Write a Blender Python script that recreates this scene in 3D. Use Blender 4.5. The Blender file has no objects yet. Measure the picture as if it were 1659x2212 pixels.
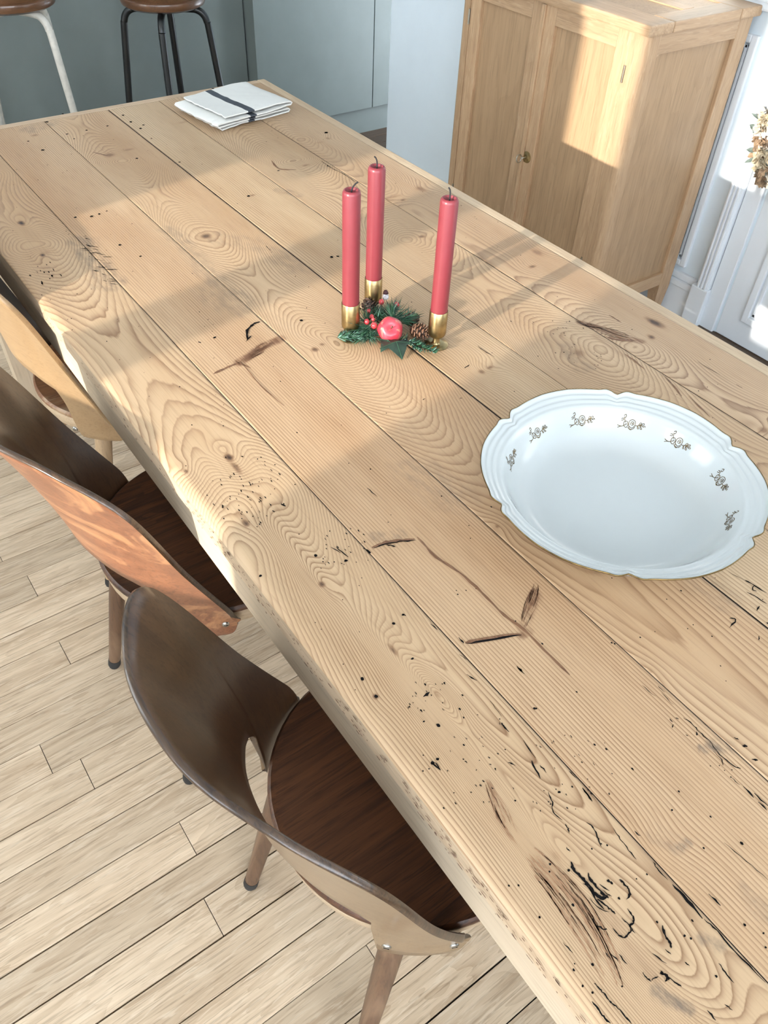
import bpy, bmesh, math, random
import numpy as np
from mathutils import Vector, Matrix

random.seed(7)
rng = np.random.default_rng(11)
S = bpy.context.scene
C = S.collection

# ------------------------------------------------------------------ camera
FPX, PPX, PPY, CAMZ = 1731.4, 829.5, 1106.0, 1.47
ROT = np.array([[0.81217159, -0.38952252, 0.43433801],
                [-0.58228233, -0.58763628, 0.56181037],
                [0.03639498, -0.70919378, -0.70407357]])   # rows: world x, y, z in image axes (right, down, forward)
cam_d = bpy.data.cameras.new('camera')
cam_d.sensor_fit = 'HORIZONTAL'
cam_d.sensor_width = 36.0
cam_d.lens = FPX / 1659.0 * 36.0
cam_d.clip_start = 0.02
cam = bpy.data.objects.new('camera', cam_d)
C.objects.link(cam)
_r, _u, _b = ROT[:, 0], -ROT[:, 1], -ROT[:, 2]
cam.matrix_world = Matrix(((_r[0], _u[0], _b[0], 0), (_r[1], _u[1], _b[1], 0), (_r[2], _u[2], _b[2], CAMZ), (0, 0, 0, 1)))
S.camera = cam

# ------------------------------------------------------------------ world, sun, exposure
W = bpy.data.worlds.new('sky')
S.world = W
W.use_nodes = True
bg = W.node_tree.nodes['Background']
bg.inputs[0].default_value = (0.90, 0.98, 1.07, 1)
bg.inputs[1].default_value = 8.0
SUND = Vector((1.0, 0.18, -0.22))
sun_d = bpy.data.lights.new('sun', 'SUN')
sun_d.energy = 6.8
sun_d.color = (1.0, 0.95, 0.87)
sun_d.angle = math.radians(0.6)
sun = bpy.data.objects.new('sun', sun_d)
C.objects.link(sun)
sun.rotation_euler = SUND.to_track_quat('-Z', 'Y').to_euler()
sun.location = (-6, 0, 4)
S.view_settings.view_transform = 'Standard'
S.view_settings.look = 'None'
S.view_settings.exposure = 0.0
S.view_settings.gamma = 1.0
S.view_settings.use_curve_mapping = False
S.cycles.max_bounces = 6
S.cycles.diffuse_bounces = 3
S.cycles.glossy_bounces = 3
S.cycles.sample_clamp_indirect = 6.0
S.cycles.caustics_reflective = False
S.cycles.caustics_refractive = False

# ------------------------------------------------------------------ pixel helpers (a pixel is a direction; the plane gives the distance)
def ray(px, py):
    return ROT @ np.array([px - PPX, py - PPY, FPX])
def on_z(px, py, z):
    d = ray(px, py)
    return np.array([0, 0, CAMZ]) + (z - CAMZ) / d[2] * d
TZ = 0.75
def tp(px, py, h=0.0):
    return on_z(px, py, TZ + h)

# ------------------------------------------------------------------ mesh helpers
class MB:
    def __init__(self):
        self.v = []; self.f = []; self.m = []
    def add(self, verts, faces, mi=0):
        o = len(self.v)
        self.v += [tuple(map(float, p)) for p in verts]
        self.f += [tuple(i + o for i in q) for q in faces]
        self.m += [mi] * len(faces)
        return self
    def box(self, a, b, mi=0, bev=0.0):
        (x0, y0, z0), (x1, y1, z1) = a, b
        if bev <= 0:
            vs = [(x0,y0,z0),(x1,y0,z0),(x1,y1,z0),(x0,y1,z0),(x0,y0,z1),(x1,y0,z1),(x1,y1,z1),(x0,y1,z1)]
            fs = [(0,3,2,1),(4,5,6,7),(0,1,5,4),(1,2,6,5),(2,3,7,6),(3,0,4,7)]
            return self.add(vs, fs, mi)
        bm = bmesh.new()
        bmesh.ops.create_cube(bm, size=1.0)
        for v in bm.verts:
            v.co = Vector(((x0+x1)/2 + v.co.x*(x1-x0), (y0+y1)/2 + v.co.y*(y1-y0), (z0+z1)/2 + v.co.z*(z1-z0)))
        bmesh.ops.bevel(bm, geom=bm.edges[:] , offset=bev, segments=2, affect='EDGES', profile=0.6)
        bm.verts.index_update()
        self.add([v.co[:] for v in bm.verts], [[v.index for v in f.verts] for f in bm.faces], mi)
        bm.free()
        return self
    def lathe(self, prof, n=32, c=(0, 0, 0), mi=0, cap=True, axis=None):
        vs = []; fs = []
        for r, z in prof:
            for k in range(n):
                a = 2*math.pi*k/n
                vs.append(Vector((r*math.cos(a), r*math.sin(a), z)))
        if axis is not None:
            q = Vector((0, 0, 1)).rotation_difference(Vector(axis).normalized())
            vs = [q @ v for v in vs]
        vs = [v + Vector(c) for v in vs]
        for i in range(len(prof)-1):
            for k in range(n):
                fs.append((i*n+k, i*n+(k+1) % n, (i+1)*n+(k+1) % n, (i+1)*n+k))
        if cap:
            fs.append(tuple(reversed(range(n))))
            fs.append(tuple((len(prof)-1)*n+k for k in range(n)))
        return self.add(vs, fs, mi)
    def tube(self, pts, rad, n=10, mi=0, cap=True):
        pts = [Vector(p) for p in pts]
        if not hasattr(rad, '__len__'):
            rad = [rad]*len(pts)
        vs = []; fs = []
        t0 = (pts[1]-pts[0]).normalized()
        nrm = t0.orthogonal().normalized()
        prev = t0
        for i, p in enumerate(pts):
            t = (pts[min(i+1, len(pts)-1)] - pts[max(i-1, 0)]).normalized()
            nrm = prev.rotation_difference(t) @ nrm
            prev = t
            b = t.cross(nrm)
            for k in range(n):
                a = 2*math.pi*k/n
                vs.append(p + (nrm*math.cos(a) + b*math.sin(a))*rad[i])
        for i in range(len(pts)-1):
            for k in range(n):
                fs.append((i*n+k, i*n+(k+1) % n, (i+1)*n+(k+1) % n, (i+1)*n+k))
        if cap:
            fs.append(tuple(reversed(range(n))))
            fs.append(tuple((len(pts)-1)*n+k for k in range(n)))
        return self.add(vs, fs, mi)
    def prism(self, poly, z0, z1, mi=0):
        n = len(poly)
        vs = [(x, y, z0) for x, y in poly] + [(x, y, z1) for x, y in poly]
        fs = [tuple(reversed(range(n))), tuple(range(n, 2*n))] + [(i, (i+1) % n, n+(i+1) % n, n+i) for i in range(n)]
        return self.add(vs, fs, mi)
    def build(self, name, mats, parent=None, smooth=False, sharp=None):
        me = bpy.data.meshes.new(name)
        me.from_pydata(self.v, [], self.f)
        if not isinstance(mats, (list, tuple)):
            mats = [mats]
        for m in mats:
            me.materials.append(m)
        me.polygons.foreach_set('material_index', self.m)
        if smooth:
            me.polygons.foreach_set('use_smooth', [True]*len(me.polygons))
            if sharp:
                me.set_sharp_from_angle(angle=math.radians(sharp))
        me.update()
        o = bpy.data.objects.new(name, me)
        C.objects.link(o)
        if parent is not None:
            o.parent = parent
            o.matrix_parent_inverse = parent.matrix_basis.inverted()
        return o

def tag(o, label=None, cat=None, group=None, kind=None):
    if label: o['label'] = label
    if cat: o['category'] = cat
    if group: o['group'] = group
    if kind: o['kind'] = kind
    return o
def thing(name, label, cat, loc=(0, 0, 0), group=None):
    o = bpy.data.objects.new(name, None)
    o.empty_display_size = 0.05
    C.objects.link(o)
    o.location = loc
    return tag(o, label, cat, group)
def struct(o):
    o['kind'] = 'structure'
    return o
def cr(P, n=12):
    P = np.array(P, float)
    P = np.vstack([2*P[0]-P[1], P, 2*P[-1]-P[-2]])
    out = []
    for i in range(1, len(P)-2):
        a, b, c, d = P[i-1:i+3]
        for t in np.linspace(0, 1, n, endpoint=False):
            out.append(.5*((2*b)+(-a+c)*t+(2*a-5*b+4*c-d)*t*t+(-a+3*b-3*c+d)*t**3))
    out.append(P[-2])
    return np.array(out)

# numpy value noise
_tab = rng.random((256, 256))
def vnoise(x, y):
    xi = np.floor(x).astype(int); yi = np.floor(y).astype(int)
    fx = x-xi; fy = y-yi
    fx = fx*fx*(3-2*fx); fy = fy*fy*(3-2*fy)
    g = lambda i, j: _tab[i % 256, j % 256]
    return (g(xi, yi)*(1-fx)+g(xi+1, yi)*fx)*(1-fy)+(g(xi, yi+1)*(1-fx)+g(xi+1, yi+1)*fx)*fy - .5

# ------------------------------------------------------------------ materials
class NT:
    def __init__(self, name):
        self.mat = bpy.data.materials.new(name)
        self.mat.use_nodes = True
        self.t = self.mat.node_tree
        self.n = self.t.nodes
        self.b = self.n['Principled BSDF']
    def link(self, a, b): self.t.links.new(a, b)
    def val(self, sock, v):
        if isinstance(v, bpy.types.NodeSocket): self.link(v, sock)
        else: sock.default_value = v
    def math(self, op, a, b=0.0, c=0.0, clamp=False):
        n = self.n.new('ShaderNodeMath'); n.operation = op; n.use_clamp = clamp
        self.val(n.inputs[0], a); self.val(n.inputs[1], b); self.val(n.inputs[2], c)
        return n.outputs[0]
    def mix(self, f, a, b, blend='MIX'):
        n = self.n.new('ShaderNodeMix'); n.data_type = 'RGBA'; n.blend_type = blend
        self.val(n.inputs[0], f)
        for i, v in ((6, a), (7, b)):
            if isinstance(v, bpy.types.NodeSocket): self.link(v, n.inputs[i])
            else: n.inputs[i].default_value = (*v[:3], 1)
        return n.outputs[2]
    def noise(self, vec, scale, detail=3.0, rough=0.55, dist=0.0):
        n = self.n.new('ShaderNodeTexNoise')
        self.link(vec, n.inputs['Vector'])
        n.inputs['Scale'].default_value = scale; n.inputs['Detail'].default_value = detail
        n.inputs['Roughness'].default_value = rough; n.inputs['Distortion'].default_value = dist
        return n.outputs['Fac']
    def coord(self, which='Object'):
        return self.n.new('ShaderNodeTexCoord').outputs[which]
    def mapping(self, vec, scale=(1, 1, 1), loc=(0, 0, 0), rot=(0, 0, 0)):
        n = self.n.new('ShaderNodeMapping')
        self.link(vec, n.inputs[0])
        n.inputs['Location'].default_value = loc; n.inputs['Rotation'].default_value = rot; n.inputs['Scale'].default_value = scale
        return n.outputs[0]
    def vadd(self, a, b):
        n = self.n.new('ShaderNodeVectorMath'); n.operation = 'ADD'
        self.val(n.inputs[0], a); self.val(n.inputs[1], b)
        return n.outputs[0]
    def vscale(self, a, s):
        n = self.n.new('ShaderNodeVectorMath'); n.operation = 'SCALE'
        self.val(n.inputs[0], a); self.val(n.inputs[3], s)
        return n.outputs[0]
    def ramp(self, f, stops, interp='LINEAR'):
        n = self.n.new('ShaderNodeValToRGB'); n.color_ramp.interpolation = interp
        el = n.color_ramp.elements
        while len(el) < len(stops): el.new(0.5)
        for e, (p, c) in zip(el, stops):
            e.position = p; e.color = (*c, 1) if len(c) == 3 else c
        self.link(f, n.inputs[0])
        return n.outputs[0]
    def maprange(self, v, a, b, c=0.0, d=1.0):
        n = self.n.new('ShaderNodeMapRange')
        self.link(v, n.inputs[0])
        for i, x in enumerate((a, b, c, d)): n.inputs[i+1].default_value = x
        return n.outputs[0]
    def bump(self, h, strength=0.2, dist=0.001):
        n = self.n.new('ShaderNodeBump')
        n.inputs['Strength'].default_value = strength; n.inputs['Distance'].default_value = dist
        self.link(h, n.inputs['Height'])
        self.link(n.outputs[0], self.b.inputs['Normal'])
    def attr(self, name):
        n = self.n.new('ShaderNodeAttribute'); n.attribute_name = name
        return n
    def rand_vec(self, k=20.0):
        r = self.n.new('ShaderNodeObjectInfo').outputs['Random']
        n = self.n.new('ShaderNodeCombineXYZ')
        self.val(n.inputs[0], self.math('MULTIPLY', r, k)); self.val(n.inputs[1], self.math('MULTIPLY', r, k*1.7)); self.val(n.inputs[2], self.math('MULTIPLY', r, k*.6))
        return n.outputs[0], r
    def set(self, base=None, rough=None, metal=None, coat=None, spec=None):
        if base is not None:
            if isinstance(base, bpy.types.NodeSocket): self.link(base, self.b.inputs['Base Color'])
            else: self.b.inputs['Base Color'].default_value = (*base, 1)
        if rough is not None: self.val(self.b.inputs['Roughness'], rough)
        if metal is not None: self.b.inputs['Metallic'].default_value = metal
        if coat is not None:
            self.b.inputs['Coat Weight'].default_value = coat; self.b.inputs['Coat Roughness'].default_value = .12
        if spec is not None: self.b.inputs['Specular IOR Level'].default_value = spec
        return self.mat

def plain(name, col, rough=.5, metal=0, coat=None, mottle=0.06, scale=30, bump=0.0):
    t = NT(name)
    co = t.coord()
    nz = t.noise(co, scale, 4)
    f = t.maprange(nz, .3, .7)
    dark = tuple(max(0, c*(1-mottle*2)) for c in col); light = tuple(min(1, c*(1+mottle)) for c in col)
    t.set(t.mix(f, dark, light), rough, metal, coat)
    if bump: t.bump(nz, bump, .002)
    return t.mat

def wood(name, light, dark, axis='x', freq=1.0, rough=.5, contrast=1.0, fleck=None, coat=None, tintvar=.12, lines=26.0, bump=.12, worn=None):
    """streaky timber; grain runs along the given local axis"""
    t = NT(name)
    co = t.coord()
    rv, r = t.rand_vec()
    co = t.vadd(co, rv)
    st = {'x': (.045, 1, 1), 'y': (1, .045, 1), 'z': (1, 1, .045)}[axis]
    st2 = {'x': (.16, 1, 1), 'y': (1, .16, 1), 'z': (1, 1, .16)}[axis]
    a = t.noise(t.mapping(co, st), 55*freq, 5, .62, .6)
    b = t.noise(t.mapping(co, st2), 9*freq, 3, .55, 1.2)
    w = t.math('FRACT', t.math('MULTIPLY', b, lines*.35))
    w = t.math('POWER', w, 2.5)
    fac = t.math('ADD', t.math('MULTIPLY', t.maprange(a, .35, .68), .62*contrast), t.math('MULTIPLY', w, .34*contrast), clamp=True)
    col = t.mix(fac, light, dark)
    fine = t.noise(t.mapping(co, st), 300*freq, 3, .6)
    col = t.mix(t.math('MULTIPLY', t.maprange(fine, .52, .64), .5*contrast), col, tuple(c*.62 for c in dark))
    if fleck:
        fl = t.noise(t.mapping(co, {'x': (.13, 1, 1), 'y': (1, .13, 1), 'z': (1, 1, .13)}[axis]), 120*freq, 3, .6, .8)
        col = t.mix(t.math('MULTIPLY', t.maprange(fl, .54, .66), .5), col, fleck)
    big = t.noise(co, 2.6, 2)
    col = t.mix(t.math('MULTIPLY', t.maprange(big, .35, .7), .35), col, tuple(c*.74 for c in light))
    if worn:
        wn = t.noise(t.mapping(co, st2), 13, 4, .65, 1.0)
        col = t.mix(t.math('MULTIPLY', t.maprange(wn, .52, .62), .8), col, worn)
    tint = t.math('ADD', 1-tintvar, t.math('MULTIPLY', r, 2*tintvar))
    cc = t.n.new('ShaderNodeCombineColor')
    for i in range(3): t.link(tint, cc.inputs[i])
    col = t.mix(1.0, col, cc.outputs[0], 'MULTIPLY')
    t.set(col, rough, coat=coat)
    t.bump(t.math('ADD', a, t.math('MULTIPLY', fine, .5)), bump, .0015)
    return t.mat

def pine_top(name, light, dark, line=1.0):
    """table plank: growth rings, knots, stains and weathering come from fields stored on the mesh"""
    t = NT(name)
    co = t.coord()
    ring = t.attr('ring').outputs['Fac']
    feat = t.attr('feat')
    sep = t.n.new('ShaderNodeSeparateColor'); t.link(feat.outputs['Color'], sep.inputs[0])
    knot, stain, grey = sep.outputs[0], sep.outputs[1], sep.outputs[2]
    w1 = t.noise(t.mapping(co, (1, .10, 1)), 70, 3, .5)
    ph = t.math('ADD', ring, t.math('MULTIPLY', t.math('SUBTRACT', w1, .5), .75))
    fr = t.math('FRACT', ph)
    late = t.math('MULTIPLY', t.math('POWER', fr, 3.6), .9)                                   # slow darkening, then a sharp edge
    edge = t.maprange(fr, .0, .10, 1.0, 0.0)
    late = t.math('MAXIMUM', late, t.math('MULTIPLY', edge, .9))
    amp = t.noise(t.mapping(co, (1, .18, 1)), 16, 3, .6)               # some rings are faint
    amp = t.maprange(amp, .3, .66, .35, 1.0)
    late = t.math('MULTIPLY', late, t.math('MULTIPLY', amp, 1.05*line), clamp=True)
    base = t.mix(t.maprange(t.noise(t.mapping(co, (1, .22, 1)), 6.5, 4, .6), .34, .66), light, tuple(c*k for c, k in zip(light, (.82, .75, .68))))
    base = t.mix(t.math('MULTIPLY', t.maprange(t.noise(t.mapping(co, (1, .3, 1)), 2.4, 3, .6), .48, .66), .65), base, tuple(c*k for c, k in zip(light, (.76, .65, .55))))
    col = t.mix(late, base, dark)
    fib = t.noise(t.mapping(co, (1, .03, 1)), 420, 2, .5)
    col = t.mix(t.math('MULTIPLY', t.maprange(fib, .5, .75), .22), col, tuple(c*.7 for c in dark))
    # brown resin streaks and heart shakes
    sn = t.noise(t.mapping(co, (1, .06, 1)), 150, 4, .6)
    st = t.math('MULTIPLY', stain, t.maprange(sn, .36, .60, .30, 1.2), clamp=True)
    col = t.mix(st, col, (.17, .072, .034))
    # weathering, pencil grey
    gn = t.noise(t.mapping(co, (1, .35, 1)), 95, 5, .7)
    gr = t.math('MULTIPLY', grey, t.maprange(gn, .38, .62), clamp=True)
    col = t.mix(gr, col, (.16, .12, .09))
    # knots
    kr = t.ramp(knot, [(0.0, (0, 0, 0)), (.25, (.12, .12, .12)), (.55, (.7, .7, .7)), (1.0, (1, 1, 1))])
    kn = t.noise(co, 260, 4, .7)
    kcol = t.ramp(t.math('ADD', knot, t.math('MULTIPLY', t.math('SUBTRACT', kn, .5), .5)), [(.2, (.36, .20, .10)), (.55, (.22, .11, .055)), (.8, (.10, .05, .028)), (1.0, (.045, .025, .018))])
    col = t.mix(kr, col, kcol)
    # scattered worm pinholes
    vo = t.n.new('ShaderNodeTexVoronoi'); vo.inputs['Scale'].default_value = 30
    t.link(t.mapping(co, (1, .6, 1)), vo.inputs['Vector'])
    pin = t.maprange(vo.outputs['Distance'], .022, .034, 1.0, 0.0)
    pm = t.maprange(t.noise(co, 5, 3, .6), .5, .56)
    pin = t.math('MULTIPLY', pin, pm, clamp=True)
    col = t.mix(pin, col, (.035, .025, .02))
    t.set(col, t.maprange(late, 0, 1, .50, .40), spec=.35)
    h = t.math('SUBTRACT', t.math('MULTIPLY', late, .9), t.math('ADD', t.math('MULTIPLY', pin, 3.0), t.math('MULTIPLY', fib, .25)))
    t.bump(h, .24, .0007)
    return t.mat

M = {}
M['oak_floor'] = wood('oak_floor', (.70, .545, .38), (.40, .275, .168), 'x', 1.0, .45, 1.1, fleck=(.75, .62, .465), tintvar=.13, lines=20, bump=.16)
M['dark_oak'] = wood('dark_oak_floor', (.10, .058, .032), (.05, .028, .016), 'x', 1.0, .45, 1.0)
M['gap'] = plain('floor_gap', (.02, .016, .013), .9)
M['pine_edge'] = wood('pine_edge', (.66, .50, .33), (.46, .29, .17), 'y', 1.0, .55, .7, tintvar=.04, bump=.2)
M['pine_apron'] = wood('pine_apron', (.64, .51, .36), (.50, .36, .23), 'y', .8, .55, .6, tintvar=.04)
M['pine_leg'] = wood('pine_leg', (.64, .51, .36), (.50, .36, .23), 'z', .8, .55, .6, tintvar=.04)
M['redgrain'] = wood('red_grain', (.44, .25, .135), (.28, .135, .065), 'y', 2.0, .5, 1.0)
M['resin'] = wood('resin_streak', (.30, .15, .075), (.11, .045, .022), 'y', 2.0, .5, 1.2)
M['seam_dirt'] = plain('seam_dirt', (.06, .042, .03), .95)
M['hole'] = plain('worm_hole', (.012, .011, .011), 1.0)
M['hole'].node_tree.nodes['Principled BSDF'].inputs['Specular IOR Level'].default_value = 0.0
M['oak_v'] = wood('oak_upright', (.55, .365, .215), (.37, .222, .118), 'z', 1.0, .42, .75, fleck=(.61, .43, .27), tintvar=.06, lines=18)
M['oak_h'] = wood('oak_rail', (.55, .365, .215), (.38, .232, .127), 'y', 1.0, .42, .75, fleck=(.61, .43, .27), tintvar=.06, lines=18)
M['oak_hx'] = wood('oak_side_rail', (.55, .365, .215), (.38, .232, .127), 'x', 1.0, .42, .75, fleck=(.61, .43, .27), tintvar=.06, lines=18)
M['oak_panel'] = wood('oak_panel', (.48, .315, .18), (.335, .205, .108), 'z', .7, .42, .8, tintvar=.05, lines=22)
M['wall'] = plain('white_paint', (.74, .82, .875), .55, mottle=.015, scale=6)
M['trim'] = plain('white_gloss_paint', (.80, .835, .87), .35, mottle=.015, scale=9)
M['ceil'] = plain('ceiling_paint', (.82, .82, .80), .8, mottle=.01)
M['green'] = plain('sage_grey_paint', (.190, .218, .208), .5, mottle=.03, scale=8)
M['brass'] = plain('aged_brass', (.44, .33, .16), .30, 1.0, mottle=.22, scale=60)
M['steel'] = plain('dull_steel', (.42, .40, .36), .32, 1.0, mottle=.15, scale=200)
M['key'] = plain('nickel_key', (.50, .47, .40), .3, 1.0, mottle=.1, scale=80)
M['wick'] = plain('burnt_wick', (.02, .018, .02), .9)
M['black'] = plain('black_enamel', (.008, .009, .009), .3, mottle=.1)
M['whitelac'] = plain('chipped_white_enamel', (.62, .59, .52), .4, mottle=.08, scale=45)
M['rubber'] = plain('black_rubber', (.02, .02, .02), .6)
M['stoolwood'] = wood('stool_wood', (.15, .066, .028), (.07, .03, .014), 'x', 1.0, .3, 1, coat=.5)
M['wax'] = plain('rose_wax', (.225, .030, .038), .40, mottle=.03, scale=30, coat=.15)
M['waxin'] = plain('wax_well', (.22, .02, .03), .3)
M['porcelain'] = plain('glazed_porcelain', (.57, .595, .585), .16, mottle=.01, scale=6, coat=.6)
M['gilt'] = plain('worn_gilt', (.24, .16, .065), .28, 1.0, mottle=.25, scale=70)
M['giltdark'] = plain('gilt_print', (.17, .12, .06), .30, .85, mottle=.25, scale=200)
M['glass'] = None

# dark varnished plywood for the dining chairs
def veneer(name, light, dark, rough, coat, axis='z', worn=None, contrast=1.0):
    return wood(name, light, dark, axis, .8, rough, contrast, tintvar=.03, coat=coat, lines=16, bump=.10, worn=worn)
M['ven_dark_in'] = veneer('umber_veneer', (.088, .042, .018), (.034, .014, .0065), .32, .15, 'z', contrast=.9)
M['ven_dark_out'] = veneer('umber_veneer_outer', (.25, .165, .09), (.16, .095, .05), .30, .3, 'y', contrast=.6)
M['ven_dark_edge'] = wood('ply_edge', (.10, .055, .028), (.02, .011, .007), 'y', 2.0, .3, 1.3, coat=.4)
M['seat_dark'] = wood('seat_umber', (.125, .048, .019), (.022, .009, .005), 'x', 1.2, .45, 1.3, tintvar=.03, coat=0, lines=10, bump=.22)
M['ven_orange_out'] = veneer('worn_mahogany_veneer', (.25, .098, .045), (.13, .047, .022), .33, .25, 'y', worn=(.40, .19, .085))
M['ven_honey'] = veneer('honey_veneer', (.36, .23, .115), (.26, .15, .07), .36, .2, 'y', contrast=.6)
M['ring_pale'] = wood('pale_beech', (.50, .37, .24), (.36, .25, .15), 'x', 1.0, .45, .8)
M['leg_brown'] = wood('worn_beech_leg', (.135, .070, .037), (.065, .032, .017), 'z', 1.1, .42, 1.0, tintvar=.06, worn=(.20, .118, .068))
M['leg_honey'] = wood('honey_beech_leg', (.48, .33, .19), (.36, .225, .12), 'z', 1.1, .42, .8, tintvar=.04)

# ================================================================== SETTING
# floor: boards run along x, every row 74.6 mm wide
fl = MB().box((-1.95, -3.0, -.06), (3.2, 4.6, -.0118)).build('floor', M['gap'])
struct(fl)
ROW0, ROWW = .124, .0746
fixed = {0: [.9], 1: [-.35], 2: [.278], 3: [-.9, 1.0], 4: [-.45], 5: [.089], 6: [.75], 7: [.113], 8: [-.62], 9: [.62], 10: [-1.0],
         11: [-.044], 12: [.55], 13: [-.5], 14: [.074], 15: [-.3], 16: [.7], 17: [.079], 18: [-.4]}
_meshes = {}
for k in range(-10, 46):
    y0 = ROW0 + ROWW*k
    xs = [-1.9] + sorted(fixed.get(k, [random.uniform(-.9, .9)]))
    x = xs[-1]
    while x < 2.9:
        x += random.uniform(.75, 1.35)
        xs.append(min(x, 2.95))
    for a, b in zip(xs[:-1], xs[1:]):
        L = b-a
        if L < .12: continue
        if k < -4 and a > .2: continue
        g = .0009 if random.random() < .55 else .0024
        o = MB().box((-L/2+.0006, -ROWW/2+g*.6, -.012), (L/2-.0006, ROWW/2-g*.6, 0), bev=.0005).build('plank', M['dark_oak'] if y0 > 2.72 else M['oak_floor'], fl)
        o.location = ((a+b)/2, y0+ROWW/2, random.uniform(-.0006, .0003))

# right wall with panelling, door and skirting: plane x = 2.365
WX = 2.365
struct(MB().box((WX, 1.25, 0), (WX+.15, 2.35, 2.9)).build('wall_right', M['wall']))
struct(MB().box((WX, -3.0, 2.15), (WX+.15, 1.25, 2.9)).build('wall_right_above_door', M['wall']))
def frame_moulding(y0, y1, z0, z1, x, w=.022, d=.012):
    m = MB()
    for (a, b) in (((x-d, y0, z0), (x+.004, y0+w, z1)), ((x-d, y1-w, z0), (x+.004, y1, z1)), ((x-d, y0+w*.9, z1-w), (x+.004, y1-w*.9, z1)), ((x-d, y0+w*.9, z0), (x+.004, y1-w*.9, z0+w))):
        m.box(a, b, bev=.004)
    i = w*1.25
    for (a, b) in (((x-d*.5, y0+i, z0+i), (x+.004, y0+i+w*.45, z1-i)), ((x-d*.5, y1-i-w*.45, z0+i), (x+.004, y1-i, z1-i)), ((x-d*.5, y0+i, z1-i-w*.45), (x+.004, y1-i, z1-i)), ((x-d*.5, y0+i, z0+i), (x+.004, y1-i, z0+i+w*.45))):
        m.box(a, b, bev=.002)
    return m
wains = frame_moulding(1.437, 2.22, .165, .87, WX).build('trim_1', M['trim'])
struct(wains)
struct(MB().box((WX-.016, 1.39, .93), (WX+.01, 2.3, .965), bev=.006).box((WX-.028, 1.39, .953), (WX+.01, 2.3, .972), bev=.005).build('trim_2', M['trim']))
bb = MB().box((WX-.014, 1.375, 0), (WX+.01, 2.24, .105), bev=.003).box((WX-.020, 1.375, .098), (WX+.01, 2.24, .122), bev=.005).box((WX-.012, 1.375, .122), (WX+.01, 2.24, .147), bev=.005)
struct(bb.build('baseboard_right', M['trim']))
arch = MB().box((WX-.026, 1.315, .14), (WX+.02, 1.363, 2.2), bev=.006)
for q in (1.322, 1.335, 1.348):
    arch.box((WX-.032, q, .14), (WX, q+.008, 2.2), bev=.003)
struct(arch.build('trim_3', M['trim']))
struct(MB().box((WX-.034, 1.31, 0), (WX+.02, 1.375, .142), bev=.004).build('trim_4', M['trim']))
struct(MB().box((WX-.012, 1.257, 0), (WX+.10, 1.313, 2.15), bev=.003).build('trim_5', M['trim']))
door = MB().box((WX-.004, .36, .012), (WX+.036, 1.250, 2.10), bev=.004).build('door_1', M['trim'])
struct(door)
for (z0, z1) in ((.095, .80), (.93, 2.0)):
    frame_moulding(.46, 1.175, z0, z1, WX-.004, .024, .010).build('moulding', M['trim'], door)
    MB().box((WX-.010, .53, z0+.07), (WX+.0, 1.105, z1-.07), bev=.004).build('panel', M['trim'], door)
d2 = MB().box((WX-.004, -.55, .012), (WX+.036, .354, 2.10), bev=.004).build('door_2', M['trim'])
struct(d2)
for (z0, z1) in ((.095, .80), (.93, 2.0)):
    frame_moulding(-.47, .27, z0, z1, WX-.004, .024, .010).build('moulding', M['trim'], d2)
struct(MB().box((WX, -3.0, 0), (WX+.15, -.6, 2.15)).build('wall_right_beyond_door', M['wall']))
struct(MB().box((.45, -3.1, 0), (2.5, -3.0, 2.9)).box((-1.9, -3.1, 0), (.45, -3.0, .85)).build('wall_back', M['wall']))
struct(MB().box((2.03, 2.235, 0), (2.62, 2.74, 2.9), bev=.004).build('wall_pier', M['wall']))
struct(MB().box((-1.9, 4.05, 0), (4.0, 4.2, 2.9)).build('wall_far', M['wall']))
struct(MB().box((3.9, 2.2, 0), (4.05, 4.2, 2.9)).build('wall_kitchen_right', M['wall']))
struct(MB().box((-1.95, -3.0, 2.9), (4.05, 4.2, 3.0)).build('ceiling', M['ceil']))

struct(MB().box((2.10, -.55, .0005), (WX+.02, 1.31, .010), bev=.002).build('shade_strip', M['dark_oak']))  # added dark strip, stands in for shade on the floor by the door

# window wall on the left (outside the picture; its two casements throw the sun on the table)
LX = -1.9
def wall_with_holes(y0, y1, z0, z1, holes):
    m = MB()
    ys = sorted({y0, y1, *[h[0] for h in holes], *[h[1] for h in holes]})
    for a, b in zip(ys[:-1], ys[1:]):
        hs = [h for h in holes if h[0] <= a+1e-6 and h[1] >= b-1e-6]
        if not hs:
            m.box((LX-.22, a, z0), (LX, b, z1))
        else:
            h = hs[0]
            m.box((LX-.22, a, z0), (LX, b, h[2])); m.box((LX-.22, a, h[3]), (LX, b, z1))
    return m
SY0, SY1 = .258, 1.168
WIN = [(SY0-.06, SY1+.06, .93, 2.45), (-2.85, -.80, .10, 2.6), (1.80, 3.35, .35, 2.55)]  # last opening is added, unseen, to let soft fill onto pier and cabinet
struct(wall_with_holes(-3.0, 4.2, 0, 2.9, WIN).build('wall_left', M['wall']))
for i, (a, b, c, d) in enumerate(WIN):
    mid = (a+b)/2
    fr = MB()
    fr.box((LX-.06, a, c), (LX, a+.06, d)).box((LX-.06, b-.06, c), (LX, b, d)).box((LX-.06, a, c), (LX, b, c+.07)).box((LX-.06, a, d-.07), (LX, b, d))
    fr.box((LX-.05, mid-.065, c), (LX, mid+.065, d))
    struct(fr.build('window_%d' % (i+1), M['trim']))
tB = NT('sheer_diffuser')  # translucent sheet added out of view as soft fill for the kitchen side
_tr = tB.n.new('ShaderNodeBsdfTranslucent'); _tr.inputs[0].default_value = (.80, .80, .78, 1)
tB.link(_tr.outputs[0], tB.n['Material Output'].inputs[0])
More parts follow.
